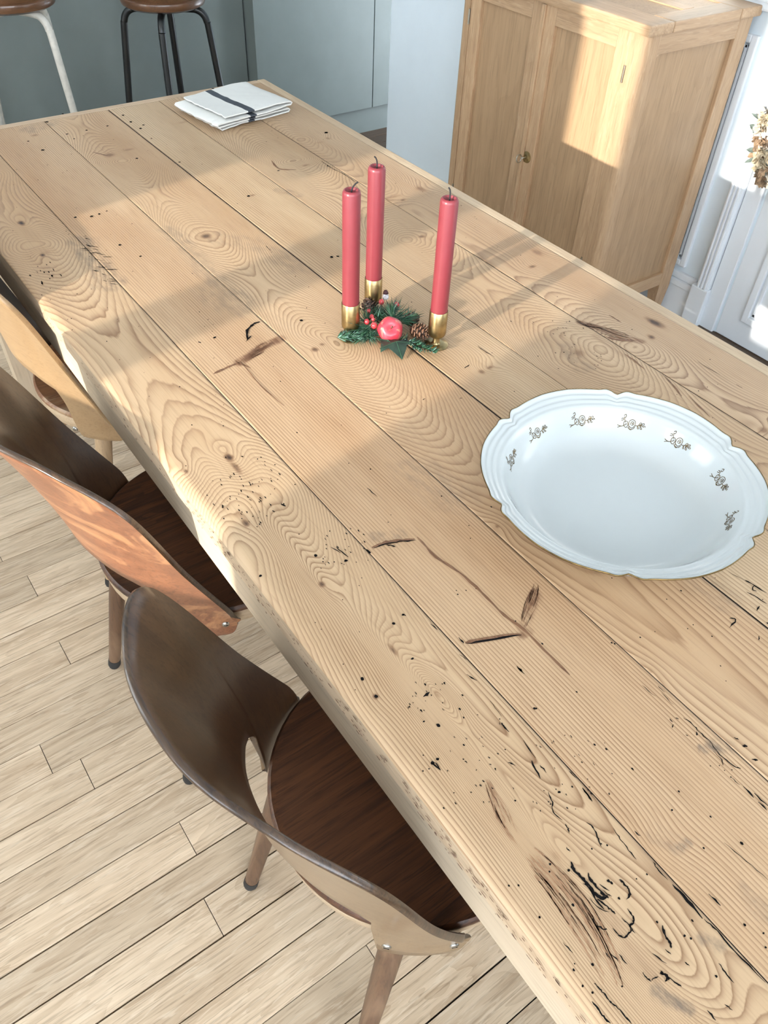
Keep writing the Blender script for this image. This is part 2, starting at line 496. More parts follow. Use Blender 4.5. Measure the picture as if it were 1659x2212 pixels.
tag(MB().box((LX-.030, 1.85, .40), (LX-.0285, 3.30, 2.50)).build('fill_diffuser', tB.mat), 'sheer white sheet added over an unseen opening to spread fill light', 'diffuser')
cur = MB()  # unseen sheet added to cut the sun patch on the cabinet front
ny, nz = 40, 24
V = []
for j in range(nz+1):
    z = 2.5 - (2.5-1.35)*j/nz
    for k in range(ny+1):
        y = 1.012 + .30*k/ny
        V.append((LX+.05+.018*math.sin(k*1.1)+.004*math.sin(j*.7), y, z))
cur.add(V, [(j*(ny+1)+k, j*(ny+1)+k+1, (j+1)*(ny+1)+k+1, (j+1)*(ny+1)+k) for j in range(nz) for k in range(ny)])
M['linen'] = plain('linen', (.62, .60, .55), .9)
tag(cur.build('sun_blocker', M['linen'], smooth=True), 'gathered linen sheet added out of view to trim the sun on the cabinet', 'sun_blocker')

# ================================================================== KITCHEN
isl = thing('kitchen_island', 'grey-green painted kitchen island panel behind the bar stools', 'island', (.4, 3.43, 0))
MB().box((-1.4, 3.46, .10), (1.795, 4.0, .93), bev=.003).build('body', M['green'], isl)
MB().box((-1.4, 3.50, 0), (1.795, 3.95, .10)).build('plinth', M['green'], isl)
MB().box((-1.42, 3.445, .93), (1.80, 4.02, .965), bev=.004).build('worktop', M['oak_h'], isl)
ku = thing('kitchen_unit', 'tall grey-green kitchen unit with flat doors and a recessed plinth', 'kitchen unit', (2.4, 3.4, 0))
MB().box((1.80, 3.402, .115), (3.3, 4.0, 2.2)).build('body', M['green'], ku)
MB().box((1.80, 3.406, 0), (3.3, 3.95, .115)).build('plinth', M['green'], ku)
for a, b in ((1.80, 2.413), (2.417, 3.02)):
    MB().box((a, 3.382, .118), (b, 3.404, 2.2), bev=.002).build('door', M['green'], ku)

def stool(cx, cy, zb, tube_mat, label, rot):
    t = thing('bar_stool', label, 'stool', (cx, cy, 0), 'bar stools at the kitchen island')
    prof = [(.0, zb), (.132, zb), (.147, zb+.008), (.152, zb+.022), (.150, zb+.030), (.144, zb+.034), (.147, zb+.040), (.149, zb+.052), (.142, zb+.060), (.0, zb+.062)]
    MB().lathe(prof, 48, (cx, cy, 0), cap=False).build('seat', M['stoolwood'], t, True, 40)
    for k in range(4):
        a = rot + k*math.pi/2
        d = np.array([math.cos(a), math.sin(a), 0])
        c = np.array([cx, cy, 0])
        pts = [c+d*.02+[0, 0, zb-.012], c+d*.09+[0, 0, zb-.012], c+d*.118+[0, 0, zb-.016], c+d*.138+[0, 0, zb-.030], c+d*.149+[0, 0, zb-.055], c+d*.158+[0, 0, zb-.12], c+d*.220+[0, 0, .012]]
        leg = MB().tube(cr(pts, 5), .0125, 12).build('leg', tube_mat, t, True, 40)
        MB().lathe([(.016, 0), (.016, .03), (.013, .034)], 12, tuple(c+d*.2205)).build('foot_cap', M['rubber'], leg)
    ring = [(cx+.204*math.cos(u), cy+.204*math.sin(u), .17) for u in np.linspace(0, 2*math.pi, 33)]
    MB().tube(ring, .008, 8).build('foot_ring', tube_mat, t, True)
    return t
stool(1.33, 3.18, .700, M['black'], 'round dark wood bar stool on black tube legs', math.radians(-30))
stool(.80, 3.205, .745, M['whitelac'], 'round dark wood bar stool on chipped white tube legs', math.radians(30))

# ================================================================== TABLE
table = thing('dining_table', 'long scrubbed pine farmhouse table of wide knotty wormy planks', 'table', (.7, .9, 0))
TX0, TX1, TY0, TY1 = .252, 1.156, -.42, 2.135
SEAMS = [.252, .388, .539, .699, .834, .992, 1.131]
GAPS = [0, .0012, .0010, .0026, .0010, .0009, .0008]
TYE = 2.110                       # planks end here, then the cross strip
THK = .036

# (pixel x, pixel y, radius px across the grain, along the grain, strength, ring push)
KN = [(46, 482, 9, 14, 1.0, 5), (92, 551, 8, 8, 1.0, 4), (100, 545, 20, 12, .35, 0), (495, 988, 12, 15, 1.0, 6), (510, 1010, 10, 26, .75, 0), (531, 1130, 11, 13, .9, 4), (600, 1100, 8, 20, .4, 2), (695, 1262, 10, 10, .9, 4),
      (402, 1018, 6, 7, .8, 2), (850, 1405, 9, 22, .75, 2), (1200, 1848, 15, 22, .42, 5), (945, 1500, 7, 14, .5, 9), (812, 1505, 7, 8, .9, 1),
      (237, 335, 16, 13, .65, 6), (278, 323, 22, 7, .5, 1), (445, 510, 18, 13, .85, 8), (680, 755, 11, 9, .85, 5), (696, 744, 8, 6, .7, 2), (75, 292, 14, 7, .55, 2),
      (1040, 803, 10, 9, .7, 3), (1058, 794, 12, 6, .7, 3), (545, 422, 14, 5, .6, 1), (395, 264, 24, 7, .40, 1),
      (908, 408, 13, 16, .65, 5), (911, 511, 12, 7, .75, 4), (1250, 762, 24, 17, .55, 9), (660, 357, 18, 6, .55, 4), (850, 425, 34, 6, .5, 3), (870, 432, 10, 5, .7, 1),
      (1160, 545, 17, 20, .62, 5), (1150, 576, 14, 7, .75, 3), (1414, 697, 15, 26, .95, 4), (1407, 728, 11, 10, .85, 3), (708, 299, 9, 8, .55, 4), (690, 308, 22, 6, .38, 1), (704, 286, 7, 4, .8, 0),
      (1650, 930, 20, 14, .6, 5), (1405, 1450, 7, 7, .5, 1), (1074, 1137, 6, 6, .7, 2), (1445, 1822, 26, 12, .35, 2), (618, 416, 20, 9, .35, 1)]
# (pixel polyline, half width px, strength)  -- resin, heart shakes, spike knots
def cc_(c, pts): return [(c[0]+x*c[2], c[1]+y*c[2]) for x, y in pts]
CA, CB, CC, CD, CE, CF = (0, 150, .5425), (500, 300, .6986), (400, 900, .5425), (900, 1300, .4575), (1159, 1700, .3014), (1359, 1200, .2261)
CG = (1100, 620, .337)
ST = [(cc_(CC, [(925, 480), (1000, 560), (1090, 620), (1180, 700), (1270, 790), (1350, 850), (1430, 930), (1530, 1030)]), 4.0, .75),
      (cc_(CC, [(745, 522), (800, 503), (850, 495), (915, 488)]), 6, 1.1), (cc_(CC, [(1115, 902), (1200, 887), (1335, 866)]), 8, 1.1),
      (cc_(CC, [(1345, 835), (1372, 770), (1398, 700)]), 13, .42), (cc_(CC, [(1335, 868), (1365, 852)]), 9, .7),
      (cc_(CA, [(955, 1168), (1010, 1130), (1060, 1098), (1115, 1070)]), 11, .75), (cc_(CA, [(850, 1213), (910, 1185), (960, 1165)]), 4, .8), (cc_(CA, [(960, 1165), (1040, 1260), (1130, 1340)]), 3, .7),
      (cc_(CA, [(940, 1165), (1000, 1190)]), 7, .7),
      (cc_(CG, [(455, 228), (560, 262), (680, 310), (840, 348)]), 9, .75), (cc_(CG, [(620, 320), (700, 340), (800, 345)]), 8, .5), (cc_(CG, [(570, 320), (640, 360), (735, 425)]), 12, .38),
      (cc_(CE, [(480, 930), (590, 990)]), 24, .18), (cc_(CE, [(690, 1200), (850, 1300)]), 28, .20),
      (cc_(CA, [(370, 330), (430, 345)]), 6, .3),
      (cc_(CG, [(640, 180), (720, 230)]), 4, .3), (cc_(CA, [(1080, 362), (1110, 395), (1180, 400)]), 4, .55),
      (cc_(CG, [(740, 430), (800, 470), (870, 530)]), 4, .6), (cc_(CG, [(980, 560), (1060, 640), (1105, 700)]), 3.5, .6), (cc_(CG, [(1150, 700), (1290, 835)]), 3.5, .6)]
GR = [(cc_(CA, [(320, 690), (440, 850)]), 30, .55), (cc_(CA, [(680, 640), (860, 840), (970, 930)]), 22, .35), (cc_(CC, [(920, 220), (1060, 320)]), 45, .30), (cc_(CA, [(850, 900), (960, 950)]), 30, .3),
      (cc_(CF, [(760, 280), (900, 420)]), 40, .32), (cc_(CF, [(780, 1800), (940, 1820)]), 16, .9), (cc_(CF, [(680, 1830), (725, 1850)]), 6, .9), (cc_(CE, [(870, 1470), (950, 1530), (1100, 1600)]), 12, .8),
      (cc_(CE, [(1030, 430), (1090, 405)]), 8, 1.0), (cc_(CE, [(860, 350), (1000, 430)]), 20, .35), (cc_(CE, [(1200, 1090), (1320, 1130)]), 13, .7), (cc_(CA, [(1000, 690), (1180, 790)]), 26, .3),
      (cc_(CA, [(200, 215), (120, 240)]), 20, .4), (cc_(CG, [(380, 400), (470, 520)]), 22, .45), (cc_(CE, [(1530, 760), (1640, 900)]), 22, .35), (cc_(CA, [(860, 670), (1010, 700)]), 26, .25),
      (cc_(CA, [(1110, 480), (1180, 500)]), 12, .4), (cc_(CC, [(740, 480), (850, 470)]), 14, .5)]

def pxscale(px, py):
    P = tp(px, py)
    return np.dot(P - np.array([0, 0, CAMZ]), ROT[:, 2]) / FPX
def polydist(X, Y, pts):
    d = np.full(X.shape, 9.0)
    for (x0, y0), (x1, y1) in zip(pts[:-1], pts[1:]):
        dx, dy = x1-x0, y1-y0
        t = np.clip(((X-x0)*dx+(Y-y0)*dy)/max(dx*dx+dy*dy, 1e-12), 0, 1)
        d = np.minimum(d, np.hypot(X-x0-t*dx, Y-y0-t*dy))
    return d

# growth-ring layout per plank: rings per metre, pith position, depth profile along y
RINGS = [dict(F=255, cx=.3, D=.06, slope=.0, cxy=[(-.45, .22), (.15, .215), (.40, .20), (.52, .225), (.72, .315), (1.1, .318), (1.5, .31), (2.15, .30)], Dy=[(-.45, .06), (.45, .06), (.8, .145), (2.15, .135)],
              dips=[(.66, .085, .20), (1.50, .10, .17), (1.86, .07, .12)], swirl=[(985, 1560, .015, .095, 10), (1075, 1690, .020, .08, 6), (620, 1165, .012, .07, 7), (1340, 1960, .030, .10, 15), (1460, 2130, .03, .07, 6)]),
         dict(F=240, cx=.285, D=.05, slope=.01, dips=[]),
         dict(F=350, cx=.600, D=.15, slope=-.01, dips=[(1.375, .11, .14), (1.80, .11, .12), (.93, .12, .20), (2.3, .1, .2)]),
         dict(F=240, cx=.640, D=.07, slope=.01, dips=[]),
         dict(F=340, cx=.935, D=.15, slope=.0, dips=[(.69, .11, .15), (1.16, .09, .12), (1.60, .11, .12), (.2, .09, .2)]),
         dict(F=320, cx=1.01, D=.12, slope=.0, dips=[(.66, .07, .12), (1.70, .06, .15), (.38, .06, .1)])]
TINT = [((.64, .455, .28), (.24, .120, .056)), ((.63, .432, .26), (.25, .122, .056)), ((.64, .445, .27), (.26, .130, .060)),
        ((.64, .465, .29), (.26, .140, .070)), ((.60, .42, .257), (.24, .125, .062)), ((.58, .405, .252), (.23, .120, .062))]

def make_plank(i):
    x0 = SEAMS[i] + (GAPS[i]/2 if i else 0); x1 = SEAMS[i+1] - GAPS[i+1]/2
    nx = int((x1-x0)/.0026); ny_ = int((TYE-TY0)/.0030)
    xs = np.linspace(x0, x1, nx+1); ys = np.linspace(TY0, TYE, ny_+1)
    X, Y = np.meshgrid(xs, ys)
    g = RINGS[i]
    d = g['D'] + g['slope']*Y
    if 'Dy' in g: d = np.interp(Y, *zip(*g['Dy']))
    cxv = g['cx']
    if 'cxy' in g: cxv = sum(np.interp(Y+o, *zip(*g['cxy'])) for o in np.linspace(-.06, .06, 7))/7
    for yk, A_, w_ in g['dips']:
        d = d - A_*np.exp(-np.sqrt(((Y-yk)/w_)**2 + .02))
    d = np.maximum(d, .004)
    xw = X + .008*vnoise(X*5+i*17, Y*1.6) + .0012*vnoise(X*30+i*9, Y*5)
    dd = d + .006*vnoise(X*6+i*31, Y*1.8+7) + .0016*vnoise(X*25, Y*5+i*5)
    ring = g['F']*np.sqrt((xw-cxv)**2 + dd**2)
    for (px, py, a, b, push) in g.get('swirl', ()):
        p = tp(px, py)
        ring = ring + push*np.exp(-((X-p[0])/a)**2*.5 - ((Y-p[1])/b)**2*.5)
    knot = np.zeros_like(X); stain = np.zeros_like(X); grey = np.zeros_like(X)
    for (px, py, rx, ry, s, push) in KN:
        p = tp(px, py)
        if not (x0-.02 < p[0] < x1+.02): continue
        k = pxscale(px, py)
        a, b = max(rx*k*.9, .004), max(ry*k*1.25, .004)
        wob = 1+.35*vnoise(X*160+px, Y*160)
        q = np.sqrt(((X-p[0])/a)**2 + ((Y-p[1])/b)**2)*wob
        inside = x0 < p[0] < x1
        if inside: knot = np.maximum(knot, s*np.clip(1.25-q, 0, 1))
        if inside: ring = ring + push*np.exp(-(((X-p[0])/(a*2.2+.006))**2 + ((Y-p[1])/(b*2.6+.012))**2))
    for lst, arr in ((ST, 'stain'), (GR, 'grey')):
        for pts, hw, s in lst:
            wpts = [tuple(tp(*q)[:2]) for q in pts]
            mx = np.mean([q[0] for q in wpts])
            if not (x0-.05 < mx < x1+.05): continue
            if arr == 'stain' and hw <= 8: continue
            h = hw*pxscale(*pts[len(pts)//2])
            ds = polydist(X+.0022*vnoise(X*35, Y*35+3), Y+.0030*vnoise(X*35+5, Y*25), wpts)
            v = s*np.clip((1.35-ds/max(h, .0016)*(1+.6*vnoise(X*70, Y*40+hw)))*1.7, 0, 1)
            if arr == 'stain': stain = np.maximum(stain, v)
            else: grey = np.maximum(grey, v)
    # slow undulation, worn outer arris on the first plank
    Z = TZ + .0007*vnoise(X*9+i*3, Y*3)
    XX = X.copy()
    if i == 0:
        e = np.clip((x0+.016-X)/.016, 0, 1)
        wob = 1 + .35*vnoise(Y*5, Y*0+.5) + .25*vnoise(Y*31, Y*0+2.5)
        Z = Z - .0065*wob*e**2.2
        XX = X + .0012*e*vnoise(Y*4+3, Y*0+1.5)
    nvx, nvy = nx+1, ny_+1
    top = np.stack([XX, Y, Z], 2).reshape(-1, 3)
    idx = np.arange(nvx*nvy).reshape(nvy, nvx)
    quads = np.stack([idx[:-1, :-1], idx[:-1, 1:], idx[1:, 1:], idx[1:, :-1]], 2).reshape(-1, 4)
    loop = np.concatenate([idx[0, :], idx[1:, -1], idx[-1, -2::-1], idx[-2:0:-1, 0]])
    nt = len(top)
    low = top[loop].copy(); low[:, 2] = TZ-THK
    if i == 0: low[:, 0] = np.where(low[:, 0] < x0+.01, x0+.001, low[:, 0])
    n = len(loop); li = nt+np.arange(n)
    sides = np.stack([loop, li, np.roll(li, -1), np.roll(loop, -1)], 1)
    verts = np.vstack([top, low])
    me = bpy.data.meshes.new('plank')
    faces = np.vstack([quads, sides])
    me.vertices.add(len(verts)); me.vertices.foreach_set('co', verts.astype(np.float32).ravel())
    me.loops.add(len(faces)*4); me.loops.foreach_set('vertex_index', faces.astype(np.int32).ravel())
    me.polygons.add(len(faces)); me.polygons.foreach_set('loop_start', np.arange(0, len(faces)*4, 4, dtype=np.int32))
    mi = np.zeros(len(faces), np.int32); mi[len(quads):] = 2
    if i == 0: mi[len(quads):][np.maximum(verts[loop][:, 0], np.roll(verts[loop][:, 0], -1)) < x0+.004] = 1
    me.update(calc_edges=True)
    me.materials.append(pine_top('pine_plank_%d' % i, *TINT[i])); me.materials.append(M['pine_edge']); me.materials.append(M['seam_dirt'])
    me.polygons.foreach_set('material_index', mi)
    sm = np.zeros(len(faces), bool); sm[:len(quads)] = True
    me.polygons.foreach_set('use_smooth', sm)
    at = me.attributes.new('ring', 'FLOAT', 'POINT')
    at.data.foreach_set('value', np.concatenate([ring.ravel(), ring.ravel()[loop]]).astype(np.float32))
    f4 = np.zeros((len(verts), 4), np.float32); f4[:, 3] = 1
    f4[:nt, 0] = knot.ravel(); f4[:nt, 1] = np.clip(stain, 0, 1).ravel(); f4[:nt, 2] = grey.ravel()
    at = me.attributes.new('feat', 'FLOAT_COLOR', 'POINT')
    at.data.foreach_set('color', f4.ravel())
    me.validate()
    o = bpy.data.objects.new('plank', me); C.objects.link(o)
    o.parent = table; o.matrix_parent_inverse = table.matrix_basis.inverted()
    return o
planks = [make_plank(i) for i in range(6)]
# long edging strip on the far side, cross strip on the end
MB().box((1.1314, TY0, TZ-THK), (TX1, TY1, TZ), bev=.003).build('edge_strip', M['pine_edge'], table)
MB().box((TX0+.004, TYE+.0006, TZ-THK), (1.1306, TY1, TZ+.0002), bev=.003).build('end_strip', wood('pine_end', (.62, .46, .31), (.44, .28, .165), 'x', 1, .55, .7), table)
# apron and legs
for a, b, mt in (((.263, -.30, .629), (.287, 2.02, .7145), 'pine_apron'), ((1.121, -.30, .629), (1.145, 2.02, .7145), 'pine_apron')):
    MB().box(a, b, bev=.003).build('apron', M[mt], table)
for yy in (-.34, 2.04):
    MB().box((.30, yy, .629), (1.11, yy+.022, .7145), bev=.003).build('end_apron', M['pine_edge'], table)
for lx in (.264, 1.064):
    for ly in (-.37, 2.0):
        m = MB()
        vs = []
        for (z, ins) in ((.7145, 0), (.60, 0), (.0, .016)):
            vs += [(lx+ins, ly+ins, z), (lx+.08-ins, ly+ins, z), (lx+.08-ins, ly+.08-ins, z), (lx+ins, ly+.08-ins, z)]
        fs = [(3, 2, 1, 0)[::-1], (8, 9, 10, 11)[::-1]]
        for s in (0, 4):
            for k in range(4):
                fs.append((s+k, s+4+k, s+4+(k+1) % 4, s+(k+1) % 4))
        m.add(vs, fs).build('leg', M['pine_leg'], table)

# worm tracks, cracks and nail holes: shallow dark ribbons lying in the plank faces, one part per plank
tracks = [MB() for _ in range(6)]
def plank_of(x):
    for i in range(6):
        if SEAMS[i] <= x < SEAMS[i+1]: return i
    return 5
streaks = [MB() for _ in range(6)]
def ribbon(pts, wpx, h=.00035, dest=None, jit=.0011):
    if len(pts) < 2: return
    k = pxscale(*pts[len(pts)//2])
    P = np.array([tp(*q)[:2] for q in pts])
    P = cr(P, 4)
    P = P + (rng.random(P.shape)-.5)*jit
    w = max(wpx*k*.5, .00035)
    n = len(P)
    T = np.gradient(P, axis=0); T /= np.linalg.norm(T, axis=1)[:, None]+1e-9
    N = np.stack([-T[:, 1], T[:, 0]], 1)
    ww = w*(.55+.9*rng.random(n))*np.clip(np.minimum(np.arange(n), np.arange(n)[::-1])/2+.25, 0, 1)
    z = TZ+h+.0003
    vs = [(*(P[i]+N[i]*ww[i]), z) for i in range(n)] + [(*(P[i]-N[i]*ww[i]), z) for i in range(n)]
    fs = [(i+1, i, n+i, n+i+1) for i in range(n-1)]
    (dest or tracks)[plank_of(P[:, 0].mean())].add(vs, fs)
def dot(px, py, rpx, el=1.0):
    c = tp(px, py); r = max(rpx*pxscale(px, py), .0004)
    n = 8; ph = random.random()*6
    vs = [(c[0]+r*math.cos(a)*random.uniform(.75, 1.2), c[1]+r*el*math.sin(a)*random.uniform(.75, 1.2), TZ+.00065) for a in np.linspace(ph, ph+2*math.pi, n, endpoint=False)]
    tracks[plank_of(c[0])].add(vs, [tuple(range(n))])
TR = [(CE, [(85, 40), (110, 110), (120, 180), (185, 245)], 8), (CE, [(205, 265), (225, 300), (235, 330)], 9), (CE, [(360, 255), (410, 300), (435, 360), (465, 435)], 9),
      (CE, [(245, 535), (265, 590), (310, 640), (360, 690), (400, 740), (450, 790), (500, 800)], 20), (CE, [(370, 620), (385, 660), (430, 720), (480, 770), (520, 800)], 17), (CE, [(330, 690), (370, 720), (420, 800), (480, 880)], 12),
      (CE, [(590, 665), (620, 690), (655, 725), (668, 770), (640, 805)], 13), (CE, [(430, 800), (480, 840), (530, 880), (570, 915)], 10),
      (CE, [(650, 875), (690, 930), (695, 965), (670, 1000), (670, 1040), (635, 1080), (590, 1065), (545, 1010)], 11), (CE, [(610, 940), (660, 990), (705, 1050)], 9), (CE, [(430, 995), (470, 1015), (505, 1022)], 10), (CE, [(400, 935), (420, 985)], 7),
      (CE, [(900, 995), (920, 1060), (950, 1110), (968, 1160)], 16), (CE, [(920, 1165), (965, 1205)], 10), (CE, [(760, 1325), (790, 1370), (820, 1390)], 10), (CE, [(880, 1330), (910, 1340), (940, 1370), (920, 1390)], 22), (CE, [(940, 1360), (990, 1400), (1040, 1435)], 10), (CE, [(820, 1390), (870, 1360)], 9),
      (CE, [(190, 1115), (260, 1195)], 8), (CE, [(490, 1190), (530, 1240)], 9), (CE, [(530, 1195), (590, 1255)], 9), (CE, [(590, 1205), (650, 1275)], 9),
      (CE, [(410, 1405), (440, 1440), (480, 1480), (515, 1530), (570, 1570), (620, 1630), (680, 1699)], 10), (CE, [(400, 1540), (440, 1590), (480, 1650), (530, 1699)], 13), (CE, [(1300, 1260), (1350, 1330), (1415, 1410)], 8), (CE, [(1225, 1600), (1280, 1675)], 11),
      (CE, [(835, 540), (875, 600), (945, 672)], 9), (CE, [(970, 700), (1080, 815), (1190, 945)], 20), (CE, [(1200, 950), (1290, 1030), (1420, 1180), (1640, 1400)], 10),
      (CE, [(330, 10), (400, 110)], 12), (CE, [(550, 300), (590, 360), (640, 430), (715, 525)], 7), (CE, [(1230, 770), (1320, 850)], 14), (CE, [(1340, 400), (1500, 530), (1659, 670)], 5), (CE, [(700, 320), (745, 355)], 8), (CE, [(1480, 0), (1560, 80)], 12), (CE, [(1560, 50), (1659, 140)], 14), (CE, [(1590, 110), (1650, 170)], 12), (CE, [(830, 1195), (930, 1270)], 8), (CE, [(210, 430), (240, 470)], 10),
      (CE, [(380, 800), (430, 860), (520, 900)], 6), (CE, [(450, 700), (520, 750)], 8), (CE, [(470, 740), (540, 790)], 7), (CE, [(1060, 1260), (1095, 1278)], 10), (CE, [(1350, 1560), (1400, 1600)], 9),
      (CF, [(955, 605), (1010, 605), (1005, 640), (960, 690)], 12), (CF, [(1235, 770), (1245, 815)], 16), (CF, [(1250, 485), (1215, 530)], 10), (CF, [(390, 1560), (420, 1600)], 10), (CF, [(420, 1620), (410, 1650)], 12), (CF, [(440, 1550), (470, 1570)], 10), (CF, [(540, 1710), (565, 1735)], 10),
      (CF, [(515, 1550), (600, 1610), (670, 1690), (760, 1770), (860, 1900), (1000, 2010), (1070, 2040)], 9), (CF, [(1100, 235), (1180, 280), (1310, 360)], 14), (CF, [(1190, 290), (1180, 330), (1220, 345)], 9), (CF, [(1120, 350), (1200, 390), (1320, 470)], 8), (CF, [(1080, 1820), (1130, 1825)], 20), (CF, [(1170, 1950), (1230, 1960)], 22), (CF, [(1000, 1745), (1045, 1760)], 18), (CF, [(640, 1690), (650, 1725)], 14), (CF, [(800, 1870), (880, 1950), (900, 2010)], 8), (CF, [(950, 160), (1100, 240)], 7), (CF, [(970, 2120), (1060, 2200)], 6), (CF, [(120, 1240), (250, 1350)], 8), (CF, [(270, 1250), (340, 1310)], 8), (CF, [(300, 1310), (420, 1430)], 7),
      (CD, [(470, 305), (510, 342)], 7), (CD, [(540, 750), (585, 835)], 10), (CD, [(500, 655), (560, 740)], 5), (CD, [(400, 575), (435, 615)], 8), (CD, [(235, 345), (285, 375)], 6), (CD, [(30, 450), (60, 430)], 12), (CD, [(720, 800), (755, 835)], 6), (CD, [(780, 880), (830, 945)], 9), (CD, [(345, 470), (400, 540)], 4), (CD, [(580, 770), (615, 810)], 6), (CD, [(430, 760), (465, 775)], 6), (CD, [(85, 760), (115, 795)], 6), (CD, [(200, 250), (235, 275)], 4),
      (CA, [(985, 1075), (985, 1040), (1010, 1015), (1035, 1005)], 10), (CA, [(980, 1085), (1000, 1060)], 6), (CA, [(860, 1065), (850, 1072)], 10), (CA, [(790, 1085), (800, 1090)], 8),
      (CC, [(600, 520), (650, 560)], 6), (CC, [(580, 520), (620, 545)], 5), (CC, [(380, 350), (400, 358)], 6), (CC, [(725, 285), (765, 320)], 4), (CC, [(975, 825), (1005, 850)], 5), (CC, [(1090, 880), (1110, 905)], 6), (CC, [(720, 530), (740, 545)], 10), (CC, [(800, 510), (840, 520)], 7), (CC, [(1320, 995), (1350, 1025)], 7), (CC, [(870, 790), (880, 795)], 6), (CC, [(980, 1380), (1020, 1410)], 7),
      (CB, [(1060, 560), (1100, 580), (1180, 590), (1230, 610)], 2.5), (CB, [(720, 710), (735, 700)], 4), (CB, [(1440, 690), (1510, 730)], 2.2), (CB, [(1560, 760), (1580, 772)], 2.2),
      ((860, 440, .3014), [(570, 1022), (620, 1060), (690, 1100)], 6), ((780, 540, .2411), [(550, 1345), (575, 1335)], 10), ((780, 540, .2411), [(885, 1333), (905, 1328)], 7),
      ((400, 150, .2411), [(720, 1580), (770, 1630)], 7), ((400, 150, .2411), [(1215, 820), (1320, 890), (1420, 940), (1530, 1015)], 7)]
for c, pts, w in TR:
    ribbon(cc_(c, pts), w*c[2])
for pts, hw, s_ in ST:
    if hw <= 8:
        ribbon(pts, hw*(1.5 if s_ > .7 else .9), h=.0002, dest=streaks, jit=.0008)
        if s_ > 1:
            ribbon([(x+2, y+2) for x, y in pts], hw*.5, h=.0003, jit=.0016)
grains = [MB() for _ in range(6)]
def bundle(pts, hw, n, wpx, spread=1.0, taper=.6, dest=None):
    P = cr(np.array(pts, float), 6); T = np.gradient(P, axis=0); T /= np.linalg.norm(T, axis=1)[:, None]
    N = np.stack([-T[:, 1], T[:, 0]], 1); L = len(P)
    for k in range(n):
        a = int(random.uniform(0, .55)*L); b = int(min(L, a+random.uniform(.25, .6)*L))
        if b-a < 3: continue
        o = random.uniform(-1, 1)*hw
        env = 1-taper*np.abs(np.linspace(-1, 1, L))
        q = P+N*(o*env*spread)[:, None]+random.uniform(-.6, .6)
        ribbon([tuple(x) for x in q[a:b:3]], wpx*random.uniform(.5, 1.3), h=.00015, dest=dest or streaks, jit=.0005)
bundle(cc_(CE, [(-60, 480), (60, 600), (180, 740), (300, 900), (420, 1090), (540, 1330), (600, 1480)]), 34, 62, 1.5, taper=.3, dest=grains)
bundle(cc_(CD, [(330, 840), (380, 950), (430, 1060), (500, 1180)]), 16, 26, 1.4, dest=grains)
bundle(cc_(CC, [(1345, 840), (1365, 780), (1395, 700), (1400, 660)]), 14, 26, 1.5)
bundle(cc_(CA, [(955, 1168), (1010, 1130), (1060, 1098), (1118, 1068)]), 12, 26, 1.6)
bundle(cc_(CG, [(455, 228), (560, 262), (680, 310), (845, 350)]), 9, 24, 1.6)
def specks(x0, y0, x1, y1, n, slope=1.25):
    for k in range(n):
        x = random.uniform(x0, x1); y = random.uniform(y0, y1); l = random.uniform(2, 7)
        ribbon([(x, y), (x+l*.62, y+l*.62*slope)], random.uniform(1.3, 3.2))
specks(485, 985, 610, 1130, 46); specks(455, 1010, 560, 1150, 20); specks(880, 1470, 960, 1540, 24); specks(690, 1140, 800, 1230, 26)
specks(960, 1530, 1120, 1740, 30); specks(60, 560, 150, 620, 14); specks(1180, 690, 1300, 725, 16, .4); specks(1200, 740, 1300, 800, 16, .5); specks(1150, 1580, 1330, 1760, 30)
# saw-tooth hatch beside the first seam, and the arcs of black specks in the worn plank
for k in range(26):
    x = random.uniform(168, 240); y = 515 + (x-168)*1.2 + random.uniform(-22, 34)
    ribbon([(x, y), (x+random.uniform(6, 26), y-random.uniform(-2, 4)+3)], random.uniform(1.2, 2.6))
DOTS = [(CA, [(112, 287), (345, 243), (428, 226), (268, 258), (295, 277), (521, 210), (572, 222), (560, 236), (603, 276), (490, 183), (187, 210), (848, 77), (1298, 253), (1300, 252), (1108, 404), (1305, 385), (478, 700), (560, 745), (300, 590), (365, 586), (395, 577), (425, 565), (990, 505), (1320, 748), (1345, 745), (1200, 1000), (545, 355), (170, 322), (715, 370), (250, 178)], 3.2),
        (CC, [(830, 825), (868, 790), (760, 1115), (520, 555), (300, 635), (985, 1380), (1005, 1365), (950, 1215), (1390, 1163), (640, 575), (1008, 1230), (905, 965), (705, 1045)], 3.6),
        (CE, [(165, 38), (395, 445), (230, 600), (515, 675), (535, 688), (790, 628), (715, 660), (1060, 1068), (1105, 1088), (862, 970), (400, 1275), (265, 1312), (330, 1427), (612, 1430), (400, 1475), (260, 848), (20, 935), (1490, 990), (1625, 1050), (1640, 1150), (505, 420), (1285, 1358), (590, 800), (1470, 405)], 2.6),
        (CF, [(105, 785), (610, 665), (790, 775), (910, 2055), (980, 2050), (860, 2010), (970, 2120), (1320, 650), (245, 730), (495, 340), (820, 215)], 1.6),
        (CD, [(128, 975), (58, 790), (30, 800), (565, 505), (920, 195), (935, 200), (465, 940), (580, 1490), (745, 1710), (670, 900), (1205, 985), (630, 1240)], 2.4)]
for c, pts, r in DOTS:
    for x, y in pts:
        dot(c[0]+x*c[2], c[1]+y*c[2], r*random.uniform(.7, 1.25), random.uniform(.8, 1.3))
